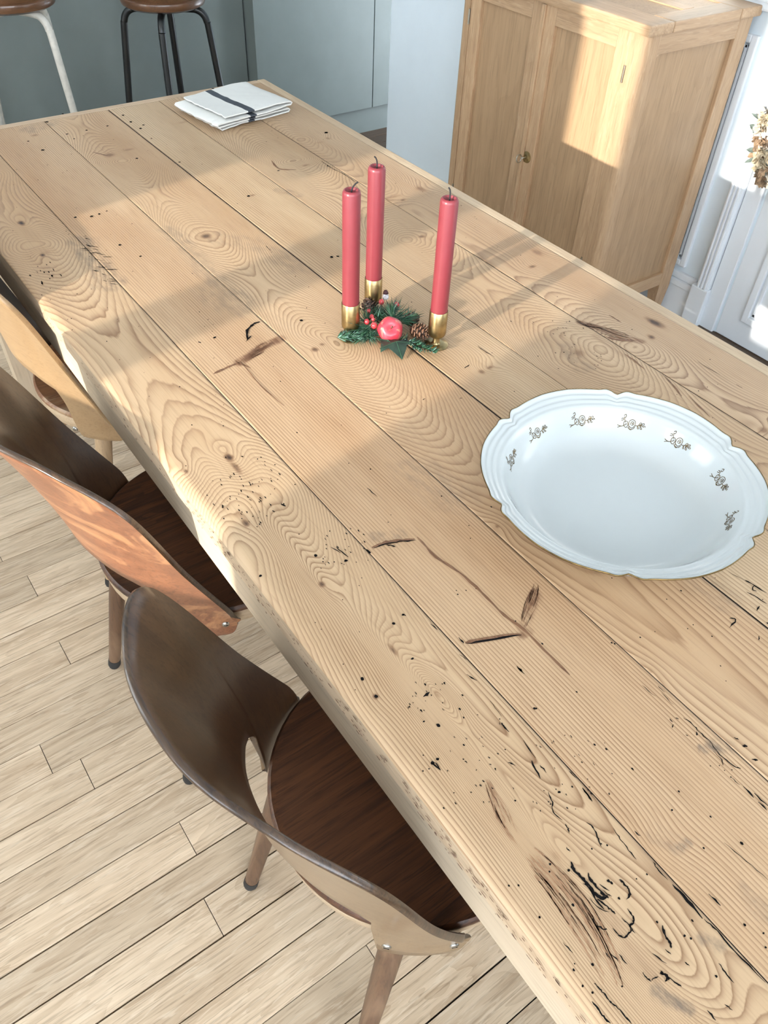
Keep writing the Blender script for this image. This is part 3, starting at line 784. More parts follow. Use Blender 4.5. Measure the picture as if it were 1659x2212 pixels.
for k in range(260):                                     # worm pinholes, denser in the first and last planks
    i = random.choice([0, 0, 0, 1, 1, 2, 3, 4, 5, 5])
    x = random.uniform(SEAMS[i]+.008, SEAMS[i+1]-.006); y = random.uniform(0.0, 2.08)
    n = 6; r = random.uniform(.0005, .0011)
    vs = [(x+r*math.cos(a), y+r*random.uniform(.8, 1.8)*math.sin(a), TZ+.00065) for a in np.linspace(0, 2*math.pi, n, endpoint=False)]
    tracks[i].add(vs, [tuple(range(n))])
for i in range(6):
    o = tracks[i].build('worm_tracks', M['hole'], planks[i])
    o['kind'] = 'stuff'
    if grains[i].v:
        o = grains[i].build('red_grain', M['redgrain'], planks[i])
        o['kind'] = 'stuff'
    if streaks[i].v:
        o = streaks[i].build('resin_streaks', M['resin'], planks[i])
        o['kind'] = 'stuff'
# pitted outer edge of the first plank
pit = MB()
for k in range(420):
    y = random.uniform(-.1, 1.3); z = TZ - random.uniform(.008, .033); r = random.uniform(.0005, .0013); l = r*random.uniform(1, 4)
    x = TX0 - .0012
    if y > .75 and random.random() < .6: continue
    vs = [(x, y+l*math.cos(a), z+r*math.sin(a)) for a in np.linspace(0, 2*math.pi, 6, endpoint=False)]
    pit.add(vs, [tuple(range(6))])
M['pit'] = plain('worm_pit', (.16, .085, .05), .9)
o = pit.build('edge_pits', M['pit'], planks[0]); o['kind'] = 'stuff'

# ================================================================== CHAIRS
def make_chair(label, cx, cy, rot, rim, low, mats, ring_mat, seat_mat, leg_mat, screws, dphi=(71.0, 69.7), group=None, seat_r=.2):
    t = thing('dining_chair', label, 'chair', (cx, cy, 0), group)
    cR, sR = math.cos(rot), math.sin(rot)
    def T(p): return (cx+p[0]*cR-p[1]*sR, cy+p[0]*sR+p[1]*cR, p[2])
    NSn = 150
    RC = cr(rim, 40)
    ss = np.linspace(-1, 1, NSn+1)
    ridx = (ss+1)/2*(len(RC)-1)
    RT = np.stack([np.interp(ridx, np.arange(len(RC)), RC[:, k]) for k in range(3)], 1)
    lp, lz = zip(*low)
    def pt(s, z, off=0.0):
        k = (s+1)/2*(len(RC)-1)
        Tp = np.array([np.interp(k, np.arange(len(RC)), RC[:, c]) for c in range(3)])
        ph = math.radians(s*(dphi[1] if s > 0 else dphi[0]))
        r0 = seat_r+.006
        B = np.array([-r0*math.cos(ph), -r0*math.sin(ph)])
        z0 = .44
        f = 0.0 if z <= z0 else min(1.0, (z-z0)/max(Tp[2]-z0, .012))**1.75
        xy = B*(1-f)+Tp[:2]*f
        return np.array([xy[0], xy[1], z]), ph
    NT_ = 14
    G = np.zeros((NSn+1, NT_+1, 3))
    for i, s in enumerate(ss):
        ph = s*(dphi[1] if s > 0 else dphi[0])
        zl = np.interp(ph, lp, lz)
        zt = RT[i, 2]
        e = (1-abs(s))/.05
        if e < 1:                                       # rounded tip
            q = math.sqrt(max(0, 1-(1-e)**2))
            mid = (zl+zt)/2
            zl = mid+(zl-mid)*max(q, .12); zt = mid+(zt-mid)*max(q, .12)
        for j in range(NT_+1):
            G[i, j] = pt(s, zl+(zt-zl)*j/NT_)[0]
    du = np.gradient(G, axis=0); dv = np.gradient(G, axis=1)
    N = np.cross(dv, du); N /= np.linalg.norm(N, axis=2)[..., None]+1e-12
    ctr = np.array([0, 0, 0])
    sgn = np.sign((N[..., :2]*G[..., :2]).sum(2)); sgn[sgn == 0] = 1
    N = N*sgn[..., None]
    TH = .0085
    inner = G; outer = G+N*TH
    m = MB()
    def addgrid(A, mi, flip):
        nu, nv = A.shape[:2]
        fs = []
        for i in range(nu-1):
            for j in range(nv-1):
                q = (i*nv+j, i*nv+j+1, (i+1)*nv+j+1, (i+1)*nv+j)
                fs.append(q[::-1] if flip else q)
        m.add([T(p) for p in A.reshape(-1, 3)], fs, mi)
    addgrid(inner, 0, False); addgrid(outer, 1, True)
    # rounded ply edge all round
    loopi = [(i, NT_) for i in range(NSn+1)] + [(NSn, j) for j in range(NT_-1, -1, -1)] + [(i, 0) for i in range(NSn-1, -1, -1)] + [(0, j) for j in range(1, NT_)]
    E_ = np.array([[inner[a] for a in loopi], [outer[a] for a in loopi]])
    cen = []
    for a in loopi:
        i, j = a
        d = np.zeros(3)
        if j == NT_: d += dv[i, j]/np.linalg.norm(dv[i, j])
        if j == 0: d -= dv[i, j]/np.linalg.norm(dv[i, j])
        if i == NSn: d += du[i, j]/np.linalg.norm(du[i, j])
        if i == 0: d -= du[i, j]/np.linalg.norm(du[i, j])
        cen.append(d/(np.linalg.norm(d)+1e-9))
    cen = np.array(cen)
    rows = [E_[0], E_[0]*.75+E_[1]*.25+cen*.0018, E_[0]*.25+E_[1]*.75+cen*.0018, E_[1]]
    n = len(loopi)
    vs = [T(p) for r_ in rows for p in r_]
    fs = [(k*n+i, k*n+(i+1) % n, (k+1)*n+(i+1) % n, (k+1)*n+i) for k in range(3) for i in range(n)]
    m.add(vs, fs, 2)
    back = m.build('backrest', mats, t, True, 50)
    bm = bmesh.new(); bm.from_mesh(back.data); bmesh.ops.remove_doubles(bm, verts=bm.verts, dist=.0002); bmesh.ops.recalc_face_normals(bm, faces=bm.faces); bm.to_mesh(back.data); bm.free()
    back.data.set_sharp_from_angle(angle=math.radians(55))
    # seat and its bent rim
    R_ = seat_r
    prof = [(.0, .447), (R_-.012, .449), (R_-.004, .4515), (R_, .448), (R_+.001, .443), (R_-.003, .4375), (.0, .437)]
    MB().lathe(prof, 64, (cx, cy, 0), cap=False).build('seat', seat_mat, t, True, 50)
    prof = [(R_-.030, .4375), (R_-.004, .4375), (R_-.002, .433), (R_-.004, .412), (R_-.010, .406), (R_-.026, .406), (R_-.030, .412), (R_-.030, .4375)]
    MB().lathe(prof, 64, (cx, cy, 0), cap=False).build('seat_rim', ring_mat, t, True, 40)
    for sx in (-1, 1):
        for sy in (-1, 1):
            top = np.array(T((sx*(.118 if sx < 0 else .13), sy*.130, .430))); foot = np.array(T((sx*.205 if sx < 0 else .20, sy*.165, 0)))
            P = [top+(foot-top)*u for u in (0, .25, .5, .75, .955)]
            leg = MB().tube(P, [.0175, .0170, .0155, .0135, .0118], 16).build('leg', leg_mat, t, True, 40)
            d = (foot-top)/np.linalg.norm(foot-top)
            fb = top+(foot-top)*.955
            MB().tube([fb-d*.004, fb+d*.006, fb+d*.012, foot+[0, 0, .001]], [.0125, .0132, .0132, .011], 14).build('foot_cap', M['rubber'], leg, True, 40)
    for s, z in screws:
        p, ph = pt(s, z)
        nn = np.array([-math.cos(ph), -math.sin(ph), 0])
        q = np.array(T(p+nn*(TH-.0005))); q2 = np.array(T(p+nn*(TH+1))) - q
        sc = MB().lathe([(.0062, 0), (.0060, .0012), (.0045, .0026), (.0, .0031)], 16, q, axis=q2, cap=False).build('screw', M['steel'], t, True)
        u_ = np.cross(q2/np.linalg.norm(q2), [0, 0, 1])
        c_ = q+q2/np.linalg.norm(q2)*.0028
        MB().tube([c_-u_*.0035, c_+u_*.0035], .0006, 4).build('slot', M['hole'], sc)
    return t

A0 = np.array([.371, .38, 0])
RIM_A = np.array([[.304, .579, .452], [.231, .583, .595], [.142, .608, .770], [.084, .513, .784], [.081, .385, .787], [.122, .276, .782], [.180, .203, .727], [.234, .180, .595], [.297, .178, .455]]) - A0
LOW_A = [(-72, .408), (-39.6, .412), (-38.8, .512), (-37, .522), (-34, .537), (-29, .547), (-20, .552), (0, .550), (12, .545), (20, .538), (29, .530), (34, .522), (37, .512), (38.8, .505), (39.6, .412), (45, .405), (72, .408)]
make_chair('umber-brown bent plywood chair with a taupe outer back and a dark glossy rim', .371, .38, 0, RIM_A, LOW_A,
           [M['ven_dark_in'], M['ven_dark_out'], M['ven_dark_edge']], M['ring_pale'], M['seat_dark'], M['leg_brown'], [(.63, .427), (.94, .432), (-.63, .427), (-.94, .432)], group='bent plywood chairs along the table')
make_chair('bent plywood chair with a worn orange-brown outer back, between two others', .362, .958, .049, RIM_A, LOW_A,
           [M['ven_dark_in'], M['ven_orange_out'], M['ven_dark_edge']], M['ring_pale'], M['seat_dark'], M['leg_brown'], [(.93, .434), (-.93, .434)], group='bent plywood chairs along the table')
near = [(-.27, 0, .805), (-.262, -.085, .80), (-.240, -.172, .782), (-.210, -.193, .725), (-.172, -.200, .62), (-.135, -.205, .52), (-.105, -.208, .446)]
RIM_C = [(x, -y, z) for x, y, z in near[:0:-1]] + near
LOW_C = [(-72, .405), (-40, .412), (-38, .425), (-36.5, .47), (-35, .50), (-32, .53), (-20, .55), (0, .56), (20, .55), (32, .53), (35, .50), (36.5, .47), (38, .425), (40, .412), (72, .405)]
M['seat_worn'] = wood('worn_seat', (.30, .13, .055), (.13, .055, .025), 'x', 1.2, .4, 1.1, tintvar=.03, worn=(.40, .26, .15))
make_chair('honey-blond bent plywood chair with an S-curved lower back edge', .435, 1.495, 0, RIM_C, LOW_C,
           [M['ven_dark_in'], M['ven_honey'], M['ven_honey']], M['ring_pale'], M['seat_worn'], M['leg_honey'], [(.57, .428), (-.57, .428)], dphi=(63.0, 63.0), group='bent plywood chairs along the table')

# ================================================================== CABINET
cab = thing('oak_cabinet', 'low two-door oak cabinet with recessed panels against the white wall', 'cabinet', (2.12, 1.83, 0))
FX, BX, Y0, Y1 = 1.904, 2.338, 1.46, 2.198
def rpost(y0, y1, x0, x1, rcorner):     # front corner post with a rounded outer arris, tapering to a foot
    pl = []
    r = .020
    if rcorner == 'lo': cxx, cyy, a0 = x0+r, y0+r, math.pi
    else: cxx, cyy, a0 = x0+r, y1-r, math.pi/2
    arc = [(cxx+r*math.cos(a0+u), cyy+r*math.sin(a0+u)) for u in np.linspace(0, math.pi/2, 7)]
    if rcorner == 'lo': pl = arc+[(x1, y0), (x1, y1), (x0, y1)]
    else: pl = arc+[(x0, y0), (x1, y0), (x1, y1)]
    m = MB(); n = len(pl)
    c = np.mean(pl, 0)
    vs = []
    for z, k in ((.917, 1), (.11, 1), (0, .72)):
        vs += [(c[0]+(x-c[0])*k, c[1]+(y-c[1])*k, z) for x, y in pl]
    fs = [tuple(range(n)), tuple(range(2*n, 3*n))[::-1]]
    for s in (0, n):
        fs += [(s+i, s+n+i, s+n+(i+1) % n, s+(i+1) % n) for i in range(n)]
    m.add(vs, fs)
    o = m.build('post', M['oak_v'], cab, True, 35)
    bm = bmesh.new(); bm.from_mesh(o.data); bmesh.ops.recalc_face_normals(bm, faces=bm.faces); bm.to_mesh(o.data); bm.free()
    return o
rpost(Y0, 1.517, FX, FX+.046, 'lo'); rpost(2.158, Y1, FX, FX+.046, 'hi')
for y0 in (Y0, Y1-.045):
    MB().box((2.277, y0, .10), (2.335, y0+.045, .917), bev=.003).build('post', M['oak_v'], cab)
    m = MB(); vs = []
    for z, k in ((.105, 0), (0, .018)):
        vs += [(2.277+k, y0+k*.5, z), (2.335, y0+k*.5, z), (2.335, y0+.045-k*.5, z), (2.277+k, y0+.045-k*.5, z)]
    m.add(vs, [(0, 1, 2, 3), (7, 6, 5, 4)]+[(i, 4+i, 4+(i+1) % 4, (i+1) % 4) for i in range(4)]).build('foot', M['oak_v'], cab)
for y in (Y0, Y1):
    yi = y+.006 if y == Y0 else y-.006
    yo = y+.022 if y == Y0 else y-.022
    a, b = min(yi, yo), max(yi, yo)
    a2, b2 = (Y0+.001, Y0+.03) if y == Y0 else (Y1-.03, Y1-.001)
    MB().box((FX+.044, a2, .868), (2.279, b2, .917), bev=.002).build('side_rail', M['oak_hx'], cab)
    MB().box((FX+.044, a2, .112), (2.279, b2, .158), bev=.002).build('side_rail', M['oak_hx'], cab)
    pa, pb = (Y0+.012, Y0+.022) if y == Y0 else (Y1-.022, Y1-.012)
    MB().box((FX+.040, pa, .150), (2.285, pb, .875)).build('side_panel', M['oak_panel'], cab)
# curved bracket at the panel's upper front corner
m = MB(); pts = [(FX+.044, .870)]+[(FX+.044+.030*(1-math.cos(u)), .870-.022*(1-math.sin(u))) for u in np.linspace(0, math.pi/2, 7)]
vs = [(x, Y0+.003, z) for x, z in pts]+[(x, Y0+.014, z) for x, z in pts]; n = len(pts)
m.add(vs, [tuple(range(n)), tuple(range(n, 2*n))[::-1]]+[(i, n+i, n+(i+1) % n, (i+1) % n) for i in range(n)]).build('corner_bracket', M['oak_hx'], cab)
MB().box((FX+.03, Y0+.03, .11), (2.33, Y1-.03, .125)).build('bottom_board', M['oak_h'], cab)
MB().box((2.322, Y0+.02, .12), (2.332, Y1-.02, .90)).build('back_board', M['oak_panel'], cab)
MB().box((FX+.004, 1.517, .112), (FX+.03, 2.158, .135), bev=.002).build('front_rail', M['oak_h'], cab)
# top: outer frame boards and two sunk panels
tx0, tx1, ty0, ty1 = 1.888, 2.362, 1.452, 2.212
MB().box((tx0, ty0, .917), (tx0+.095, ty1, .944), bev=.005).build('top_board', M['oak_h'], cab)
MB().box((tx1-.10, ty0, .917), (tx1-.005, ty1, .944), bev=.005).build('top_board', M['oak_h'], cab)
for y0 in (ty0, ty1-.075):
    MB().box((tx0+.0955, y0, .917), (tx1-.1005, y0+.075, .944), bev=.004).build('top_board', M['oak_hx'], cab)
MB().box((2.105, ty0+.0755, .917), (2.150, ty1-.0755, .9438), bev=.002).build('top_board', M['oak_h'], cab)
for a, b in ((tx0+.0955, 2.1045), (2.1505, tx1-.1005)):
    MB().box((a, ty0+.0755, .917), (b, ty1-.0755, .9405)).build('top_panel', M['oak_panel'], cab)
def cab_door(y0, y1, lock):
    d = thing('door', None, None, (FX, (y0+y1)/2, .5)); d.parent = cab; d.matrix_parent_inverse = cab.matrix_basis.inverted()
    sw = .048
    z0, z1 = .136, .914
    MB().box((FX+.002, y0+.001, z0), (FX+.024, y0+sw, z1), bev=.002).build('stile', M['oak_v'], d)
    MB().box((FX+.002, y1-sw, z0), (FX+.024, y1-.001, z1), bev=.002).build('stile', M['oak_v'], d)
    MB().box((FX+.0025, y0+sw, .868), (FX+.024, y1-sw, z1), bev=.002).build('rail', M['oak_h'], d)
    MB().box((FX+.0025, y0+sw, z0), (FX+.024, y1-sw, .185), bev=.002).build('rail', M['oak_h'], d)
    MB().box((FX+.013, y0+sw-.004, .18), (FX+.019, y1-sw+.004, .872)).build('panel', M['oak_panel'], d)
    hy = y0+.0 if lock else y1
    for hz in (.795, .25):
        MB().tube([(FX-.001, hy, hz), (FX-.001, hy, hz+.042)], .0032, 8).tube([(FX-.001, hy, hz+.0195), (FX-.001, hy, hz+.0225)], .0037, 8).build('hinge', M['key'], d, True, 40)
    if lock:
        MB().lathe([(.0175, 0), (.0172, .0016), (.014, .0026), (.0105, .0022), (.009, .0032), (.006, .0036), (.0, .0036)], 28, (FX+.002, 1.822, .497), axis=(-1, 0, 0), cap=False).build('escutcheon', M['brass'], d, True, 50)
        k = MB().tube([(FX, 1.822, .497), (FX-.020, 1.824, .497)], .0024, 8)
        bow = [(FX-.028+.0105*math.cos(u), 1.826+.006*math.sin(u)*.3, .497+.0115*math.sin(u)) for u in np.linspace(0, 2*math.pi, 25)]
        k.tube(bow, .0019, 8, cap=False)
        k.build('key', M['key'], d, True)
    return d
cab_door(1.517, 1.842, True)
cab_door(1.842, 2.158, False)
MB().box((FX-.004, 1.834, .136), (FX+.004, 1.850, .914), bev=.003).build('cover_bead', M['oak_v'], cab)

# ================================================================== CANDLES
def candle_set(px, py, ctr, ztop, lab, lab2, wick):
    c = np.array([ctr[0], ctr[1], TZ])
    h = MB()
    prof = [(.0, 0), (.0195, .0), (.0200, .0012), (.0190, .0024), (.0075, .0036), (.0058, .0060), (.0056, .0150), (.0075, .0168), (.0120, .0182), (.0142, .0210), (.0147, .0250), (.0147, .0625), (.0142, .0632), (.0137, .0625), (.0137, .0300), (.0, .0300)]
    h.lathe(prof, 40, c, cap=False)
    tag(h.build('candle_holder', M['brass'], None, True, 45), lab2, 'candle holder', 'brass candle holders')
    r = .01345
    t = thing('candle', lab, 'candle', tuple(c+[0, 0, .03]), 'rose-red taper candles')
    zt = ztop
    prof = [(.0, .0302), (r, .0302), (r, zt-.006), (r-.0006, zt-.003), (r-.0022, zt-.0006), (r-.0040, zt-.0004), (r-.0054, zt-.0025), (r-.0075, zt-.0065), (.0016, zt-.0085), (.0, zt-.0085)]
    MB().lathe(prof, 44, c, cap=False).build('shaft', M['wax'], t, True, 60)
    wk = [c+[0, 0, zt-.009]] + [c+np.array([dx, dy, zt+dz]) for dx, dy, dz in wick]
    MB().tube(cr(wk, 5), [.0011]*(5*(len(wk)-1)+1), 8).build('wick', M['wick'], t, True)
candle_set(0, 0, (.6345, .934), .2425, 'rose-red taper candle with its wick bent over, above the loose pine tuft', 'brass candle holder at the frosted end of the pine garland', [(.000, 0, -.002), (.002, -.001, .004), (.006, -.002, .008), (.009, -.003, .0095)])
candle_set(0, 0, (.7113, .9804), .2445, 'rose-red taper candle standing behind the pine garland', 'brass candle holder half hidden behind the dark pine cone', [(.000, 0, -.002), (.000, 0, .005), (-.002, .0, .011), (-.0045, .001, .014)])
candle_set(0, 0, (.7390, .8415), .2420, 'rose-red taper candle beside the pale pine cone and the thin seam', 'brass candle holder with its round foot showing beyond the garland tip', [(.000, 0, -.002), (.000, 0, .006), (-.0015, .0, .012), (-.003, .001, .0145)])

# ================================================================== PINE GARLAND
gl = thing('pine_garland', 'small pine garland with red apple, berries, cones and ivy between the candles', 'garland', tuple(tp(835, 735)))
def P3(px, py, h): return np.array(tp(px, py, h))
NEED = []
for nm, c in (('needle_green', (.040, .135, .065)), ('needle_dark', (.016, .060, .036)), ('needle_frost', (.17, .31, .24))):
    NEED.append(plain(nm, c, .45, mottle=.2, scale=200))
def needle(m, p, d, l, w, mi):
    d = d/np.linalg.norm(d)
    s = np.cross(d, rng.random(3)-.5); s /= np.linalg.norm(s)
    u = np.cross(d, s)
    q = p+d*l*.6+np.array([0, 0, -.0006*l/.02])
    e = p+d*l
    vs = [p+s*w*.7, p-s*w*.35+u*w*.6, p-s*w*.35-u*w*.6, q+s*w, q-s*w*.5+u*w*.85, q-s*w*.5-u*w*.85, e]
    for v in vs:
        v[2] = max(v[2], TZ+.0012)
    m.add(vs, [(0, 1, 4, 3), (1, 2, 5, 4), (2, 0, 3, 5), (3, 4, 6), (4, 5, 6), (5, 3, 6)], mi)
def sprig(pa, pb, n, l, spread, frost=.1, w=.0006):
    m = MB()
    pa, pb = np.array(pa), np.array(pb); ax = (pb-pa)/np.linalg.norm(pb-pa)
    for k in range(n):
        u = rng.random()
        p = pa+(pb-pa)*u
        r = rng.normal(size=3); r -= ax*(r@ax); r /= np.linalg.norm(r); r[2] = abs(r[2])*.7-.10
        d = ax*spread+r
        x = rng.random()
        needle(m, p.copy(), d, l*rng.uniform(.7, 1.15), w, 2 if x < frost else (1 if x < .45 else 0))
    o = m.build('pine_sprig', NEED, gl, True)
    o['kind'] = 'stuff'
    MB().tube([pa, (pa+pb)/2+[0, 0, .001], pb], .0010, 6).build('twig', M['stoolwood'], gl)
def tuft(p, n, l, dirs, spread=.5, w=.00055, frost=.06):
    m = MB(); p = np.array(p)
    for k in range(n):
        d = np.array(dirs)/np.linalg.norm(dirs)+rng.normal(size=3)*spread
        x = rng.random()
        needle(m, p+rng.normal(size=3)*.0016, d, l*rng.uniform(.65, 1.1), w, 2 if x < frost else (1 if x < .4 else 0))
    o = m.build('needle_tuft', NEED, gl, True)
    o['kind'] = 'stuff'
# low sprigs left and right along the table
sprig(P3(728, 730, .012), P3(800, 722, .010), 170, .017, .55, .35, .0010)
sprig(P3(880, 738, .010), P3(938, 762, .006), 130, .015, .5, .15, .0010)
sprig(P3(790, 725, .010), P3(880, 735, .008), 80, .014, .2, .05, .0008)
# long-needled tufts
tuft(P3(795, 708, .018), 90, .042, P3(770, 740, .004)-P3(795, 708, .018), .42)
tuft(P3(795, 708, .020), 70, .046, P3(745, 712, .008)-P3(795, 708, .018), .35)
tuft(P3(795, 700, .020), 50, .036, P3(790, 660, .03)-P3(795, 700, .018), .40)
tuft(P3(850, 690, .022), 80, .040, P3(825, 652, .03)-P3(850, 690, .020), .38)
tuft(P3(850, 690, .022), 60, .042, P3(890, 672, .02)-P3(850, 690, .020), .38)
tuft(P3(868, 690, .022), 45, .038, P3(900, 690, .02)-P3(850, 690, .020), .35, frost=.15)
tuft(P3(815, 690, .018), 45, .026, P3(830, 668, .03)-P3(812, 692, .018), .5, frost=.25)
tuft(P3(800, 715, .012), 50, .03, P3(815, 745, .004)-P3(800, 715, .012), .35)
tuft(P3(850, 672, .024), 70, .026, P3(850, 648, .03)-P3(850, 676, .022), .55)
tuft(P3(880, 690, .018), 60, .024, P3(905, 680, .016)-P3(880, 690, .018), .5, frost=.15)
tuft(P3(820, 685, .022), 60, .024, P3(812, 660, .03)-P3(820, 688, .022), .6, frost=.12)
# apple
ap = P3(843, 712, .021)
R_ = .0205
tA = NT('apple_skin')
co = tA.coord()
n1 = tA.noise(tA.mapping(co, (1, 1, .35), (3, 1, 2)), 95, 4, .65, 1.0)
tA.set(tA.mix(tA.math('MULTIPLY', tA.maprange(n1, .55, .68), .65), tA.mix(tA.maprange(tA.noise(co, 40), .3, .7), (.52, .03, .05), (.66, .075, .10)), (.62, .40, .24)), .33, coat=.3)
prof = []
for u in np.linspace(0, math.pi, 26):
    rr = R_*(math.sin(u)**.92); zz = R_*.93*math.cos(u)
    dip = .0062*math.exp(-(u/.38)**2)
    prof.append((max(rr, .0002), zz-dip))
ax = Vector((-.35, -.62, .62)).normalized()
m = MB().lathe(prof, 40, (0, 0, 0), cap=False)
vv = []
q = Vector((0, 0, 1)).rotation_difference(ax)
for v in m.v:
    v = Vector(v); a = math.atan2(v.y, v.x); k = 1+.035*math.cos(5*a)*min(1, Vector((v.x, v.y)).length/R_)
    v = Vector((v.x*k, v.y*k, v.z)); vv.append(tuple(q @ v + Vector(ap)))
m.v = vv
apo = m.build('apple', tA.mat, gl, True)
e = np.array(ax)
MB().tube([ap+e*R_*.60, ap+e*R_*.85, ap+e*R_*1.02+[.001, 0, .001]], [.0009, .0008, .0013], 7).build('stalk', M['leg_brown'], apo, True)
# berries on wires
berry_m = plain('berry_red', (.60, .055, .06), .28, mottle=.1, scale=90, coat=.4)
for px, py, h, r in ((792, 695, .026, .0046), (808, 703, .026, .0052), (803, 684, .028, .0038), (797, 672, .030, .0036), (824, 652, .036, .0046), (857, 658, .030, .0045), (806, 690, .030, .0030)):
    p = P3(px, py, h)
    b = MB().lathe([(max(r*math.sin(u), .0001), -r*1.1*math.cos(u)) for u in np.linspace(0, math.pi, 12)], 18, p, cap=False).build('berry', berry_m, gl, True)
    MB().tube([p, p+np.array([.003, .004, -.012])], .0007, 6).build('wire', M['rubber'], b)
# tiny frosted figure tip behind: red tuft with frost
fr_m = plain('frosted_bud', (.66, .62, .62), .5, mottle=.25, scale=400)
p = P3(833, 648, .034)
m = MB().lathe([(.0001, 0), (.0046, .002), (.0055, .006), (.0040, .011), (.0020, .013), (.0001, .0135)], 14, p, axis=(.05, .12, 1), cap=False)
bud = m.build('frosted_bud', fr_m, gl, True)
MB().lathe([(.0001, .0), (.0048, .0005), (.0040, .0035), (.0024, .0060), (.0001, .0065)], 12, p+np.array([.0006, .0014, .0105]), axis=(.05, .12, 1), cap=False).build('bud_cap', plain('dark_red_cap', (.06, .012, .014), .5), bud, True)
# pine cones
def cone(p, axis, L, Rm, light, dark, n=46):
    axis = np.array(axis, float); axis /= np.linalg.norm(axis)
    q = Vector((0, 0, 1)).rotation_difference(Vector(axis))
    p = np.array(p)
    mt = plain('cone_scale', light, .6, mottle=.35, scale=150); md = plain('cone_core', dark, .8)
    core = MB().lathe([(.0005, -L*.5), (Rm*.55, -L*.40), (Rm*.62, 0), (Rm*.40, L*.36), (.0005, L*.5)], 14, p, axis=axis, cap=False).build('pine_cone', md, gl, True)
    for k in range(n):
        u = (k+.5)/n
        z = -L*.46+u*L*.92
        rr = Rm*(math.sin(math.pi*(u*.80+.16))**.8)
        a = k*2.39996
        w = Rm*.36*(1-.35*u); l = Rm*.42
        er = Vector((math.cos(a), math.sin(a), 0)); et = Vector((-math.sin(a), math.cos(a), 0)); ez = Vector((0, 0, 1))
        b0 = er*(rr*.45)+ez*(z-l*.2)
        tipc = er*rr+ez*(z+l*.55)
        th = Rm*.055
        vs = [b0-et*w*.5, b0+et*w*.5, tipc+et*w*.95-er*.0002, tipc+er*w*.28+ez*l*.12, tipc-et*w*.95-er*.0002]
        vs2 = [v+ez*th*1.5-er*th*.4 for v in vs]
        V_ = [tuple(q @ v + Vector(p)) for v in vs+vs2]
        MBs = MB().add(V_, [(0, 4, 3, 2, 1), (5, 6, 7, 8, 9)]+[(i, (i+1) % 5, 5+(i+1) % 5, 5+i) for i in range(5)])
        MBs.build('scale', mt, core)
cone(P3(906, 716, .013), P3(930, 722, .012)-P3(880, 706, .014), .034, .0140, (.25, .125, .07), (.05, .025, .015))
cone(P3(800, 662, .018), (-.2, .3, 1), .026, .0145, (.085, .045, .03), (.02, .012, .009), 34)
cone(P3(888, 690, .016), P3(905, 680, .015)-P3(870, 695, .014), .026, .0120, (.10, .055, .035), (.025, .014, .01), 30)
# ivy leaf drooping on the table in front of the apple
def ivy(base, tip, width, h0, h1, mat):
    base, tip = np.array(base), np.array(tip)
    ax_ = tip-base; L = np.linalg.norm(ax_[:2]); ux = ax_[:2]/L; uy = np.array([-ux[1], ux[0]])
    out = [(0, 0), (.10, .22), (-.04, .46), (.22, .42), (.40, .58), (.46, .30), (.62, .24), (1.0, .0), (.62, -.22), (.46, -.30), (.38, -.56), (.22, -.40), (-.06, -.44), (.10, -.20)]
    mid = [(u, 0) for u in (0, .2, .4, .6, .8, 1.0)]
    vs = []
    def Z(u, v): return TZ+.002+h0*(1-u)+h1*u+.006*math.sin(max(u, 0)*3.1)-.012*abs(v)*.5
    for u, v in out:
        xy = base[:2]+ux*u*L+uy*v*width
        vs.append((*xy, max(Z(u, v), TZ+.0012)))
    c = len(vs)
    xy = base[:2]+ux*.3*L
    vs.append((*xy, Z(.3, 0)+.002))
    n = len(out)
    m = MB()
    up = vs; dn = [(x, y, z-.0006) for x, y, z in vs]
    m.add(up+dn, [(i, (i+1) % n, c) for i in range(n)]+[(n+1+(i+1) % n, n+1+i, n+1+c) for i in range(n)]+[(i, n+1+i, n+1+(i+1) % n, (i+1) % n) for i in range(n)])
    o = m.build('ivy_leaf', mat, gl)
    MB().tube([np.array(vs[c])+[0, 0, .0004], np.array(vs[7])+[0, 0, .0005]], .0004, 5).tube([np.array(vs[c])+[0, 0, .0004], np.array(vs[4])+[0, 0, .0004]], .0003, 5).tube([np.array(vs[c])+[0, 0, .0004], np.array(vs[10])+[0, 0, .0004]], .0003, 5).build('vein', NEED[0], o)
    return o
ivy_m = plain('ivy_green', (.022, .045, .030), .45, mottle=.3, scale=60)
ivy(P3(850, 735, .012), P3(869, 778, .001), .052, .012, .0, ivy_m)
ivy(P3(845, 738, .010), P3(822, 762, .001), .036, .010, .0, ivy_m)

# ================================================================== SERVING BOWL
bc = np.array([.693, .416]); BH = .064
bowl = thing('serving_bowl', 'white porcelain serving bowl with scalloped gilt rim and small gilt flowers', 'bowl', (bc[0], bc[1], TZ))
notch0 = math.atan2(*(tp(1332, 851, BH)[:2]-bc)[::-1])
def lobe(th):
    u = (th-notch0) % (math.pi/3)
    u = min(u, math.pi/3-u)                      # distance to the nearest notch
    return (.0050*min(1, u/.42)**.7 - .0030*math.exp(-(u/.030)**2) + .0022*math.exp(-((u-.085)/.040)**2))
NTH = 288
prof_in = [(.0, .0072), (.055, .0072), (.092, .0078), (.106, .0096), (.117, .0140), (.1255, .0205), (.1325, .0285), (.1385, .0375), (.1435, .0460), (.1470, .0512)]
prof_fl = [(.1490, .0532, .0), (.1508, .0541, .1), (.1528, .0540, .2), (.1542, .0548, .3), (.1558, .0563, .4), (.1574, .0566, .5), (.1586, .0562, .6), (.1600, .0574, .7), (.1618, .0590, .8), (.1634, .0593, .86), (.1646, .0590, .9), (.1662, .0606, .95), (.1680, .0630, 1.0), (.1692, .0640, 1.0), (.1700, .0632, 1.0), (.1690, .0612, 1.0)]
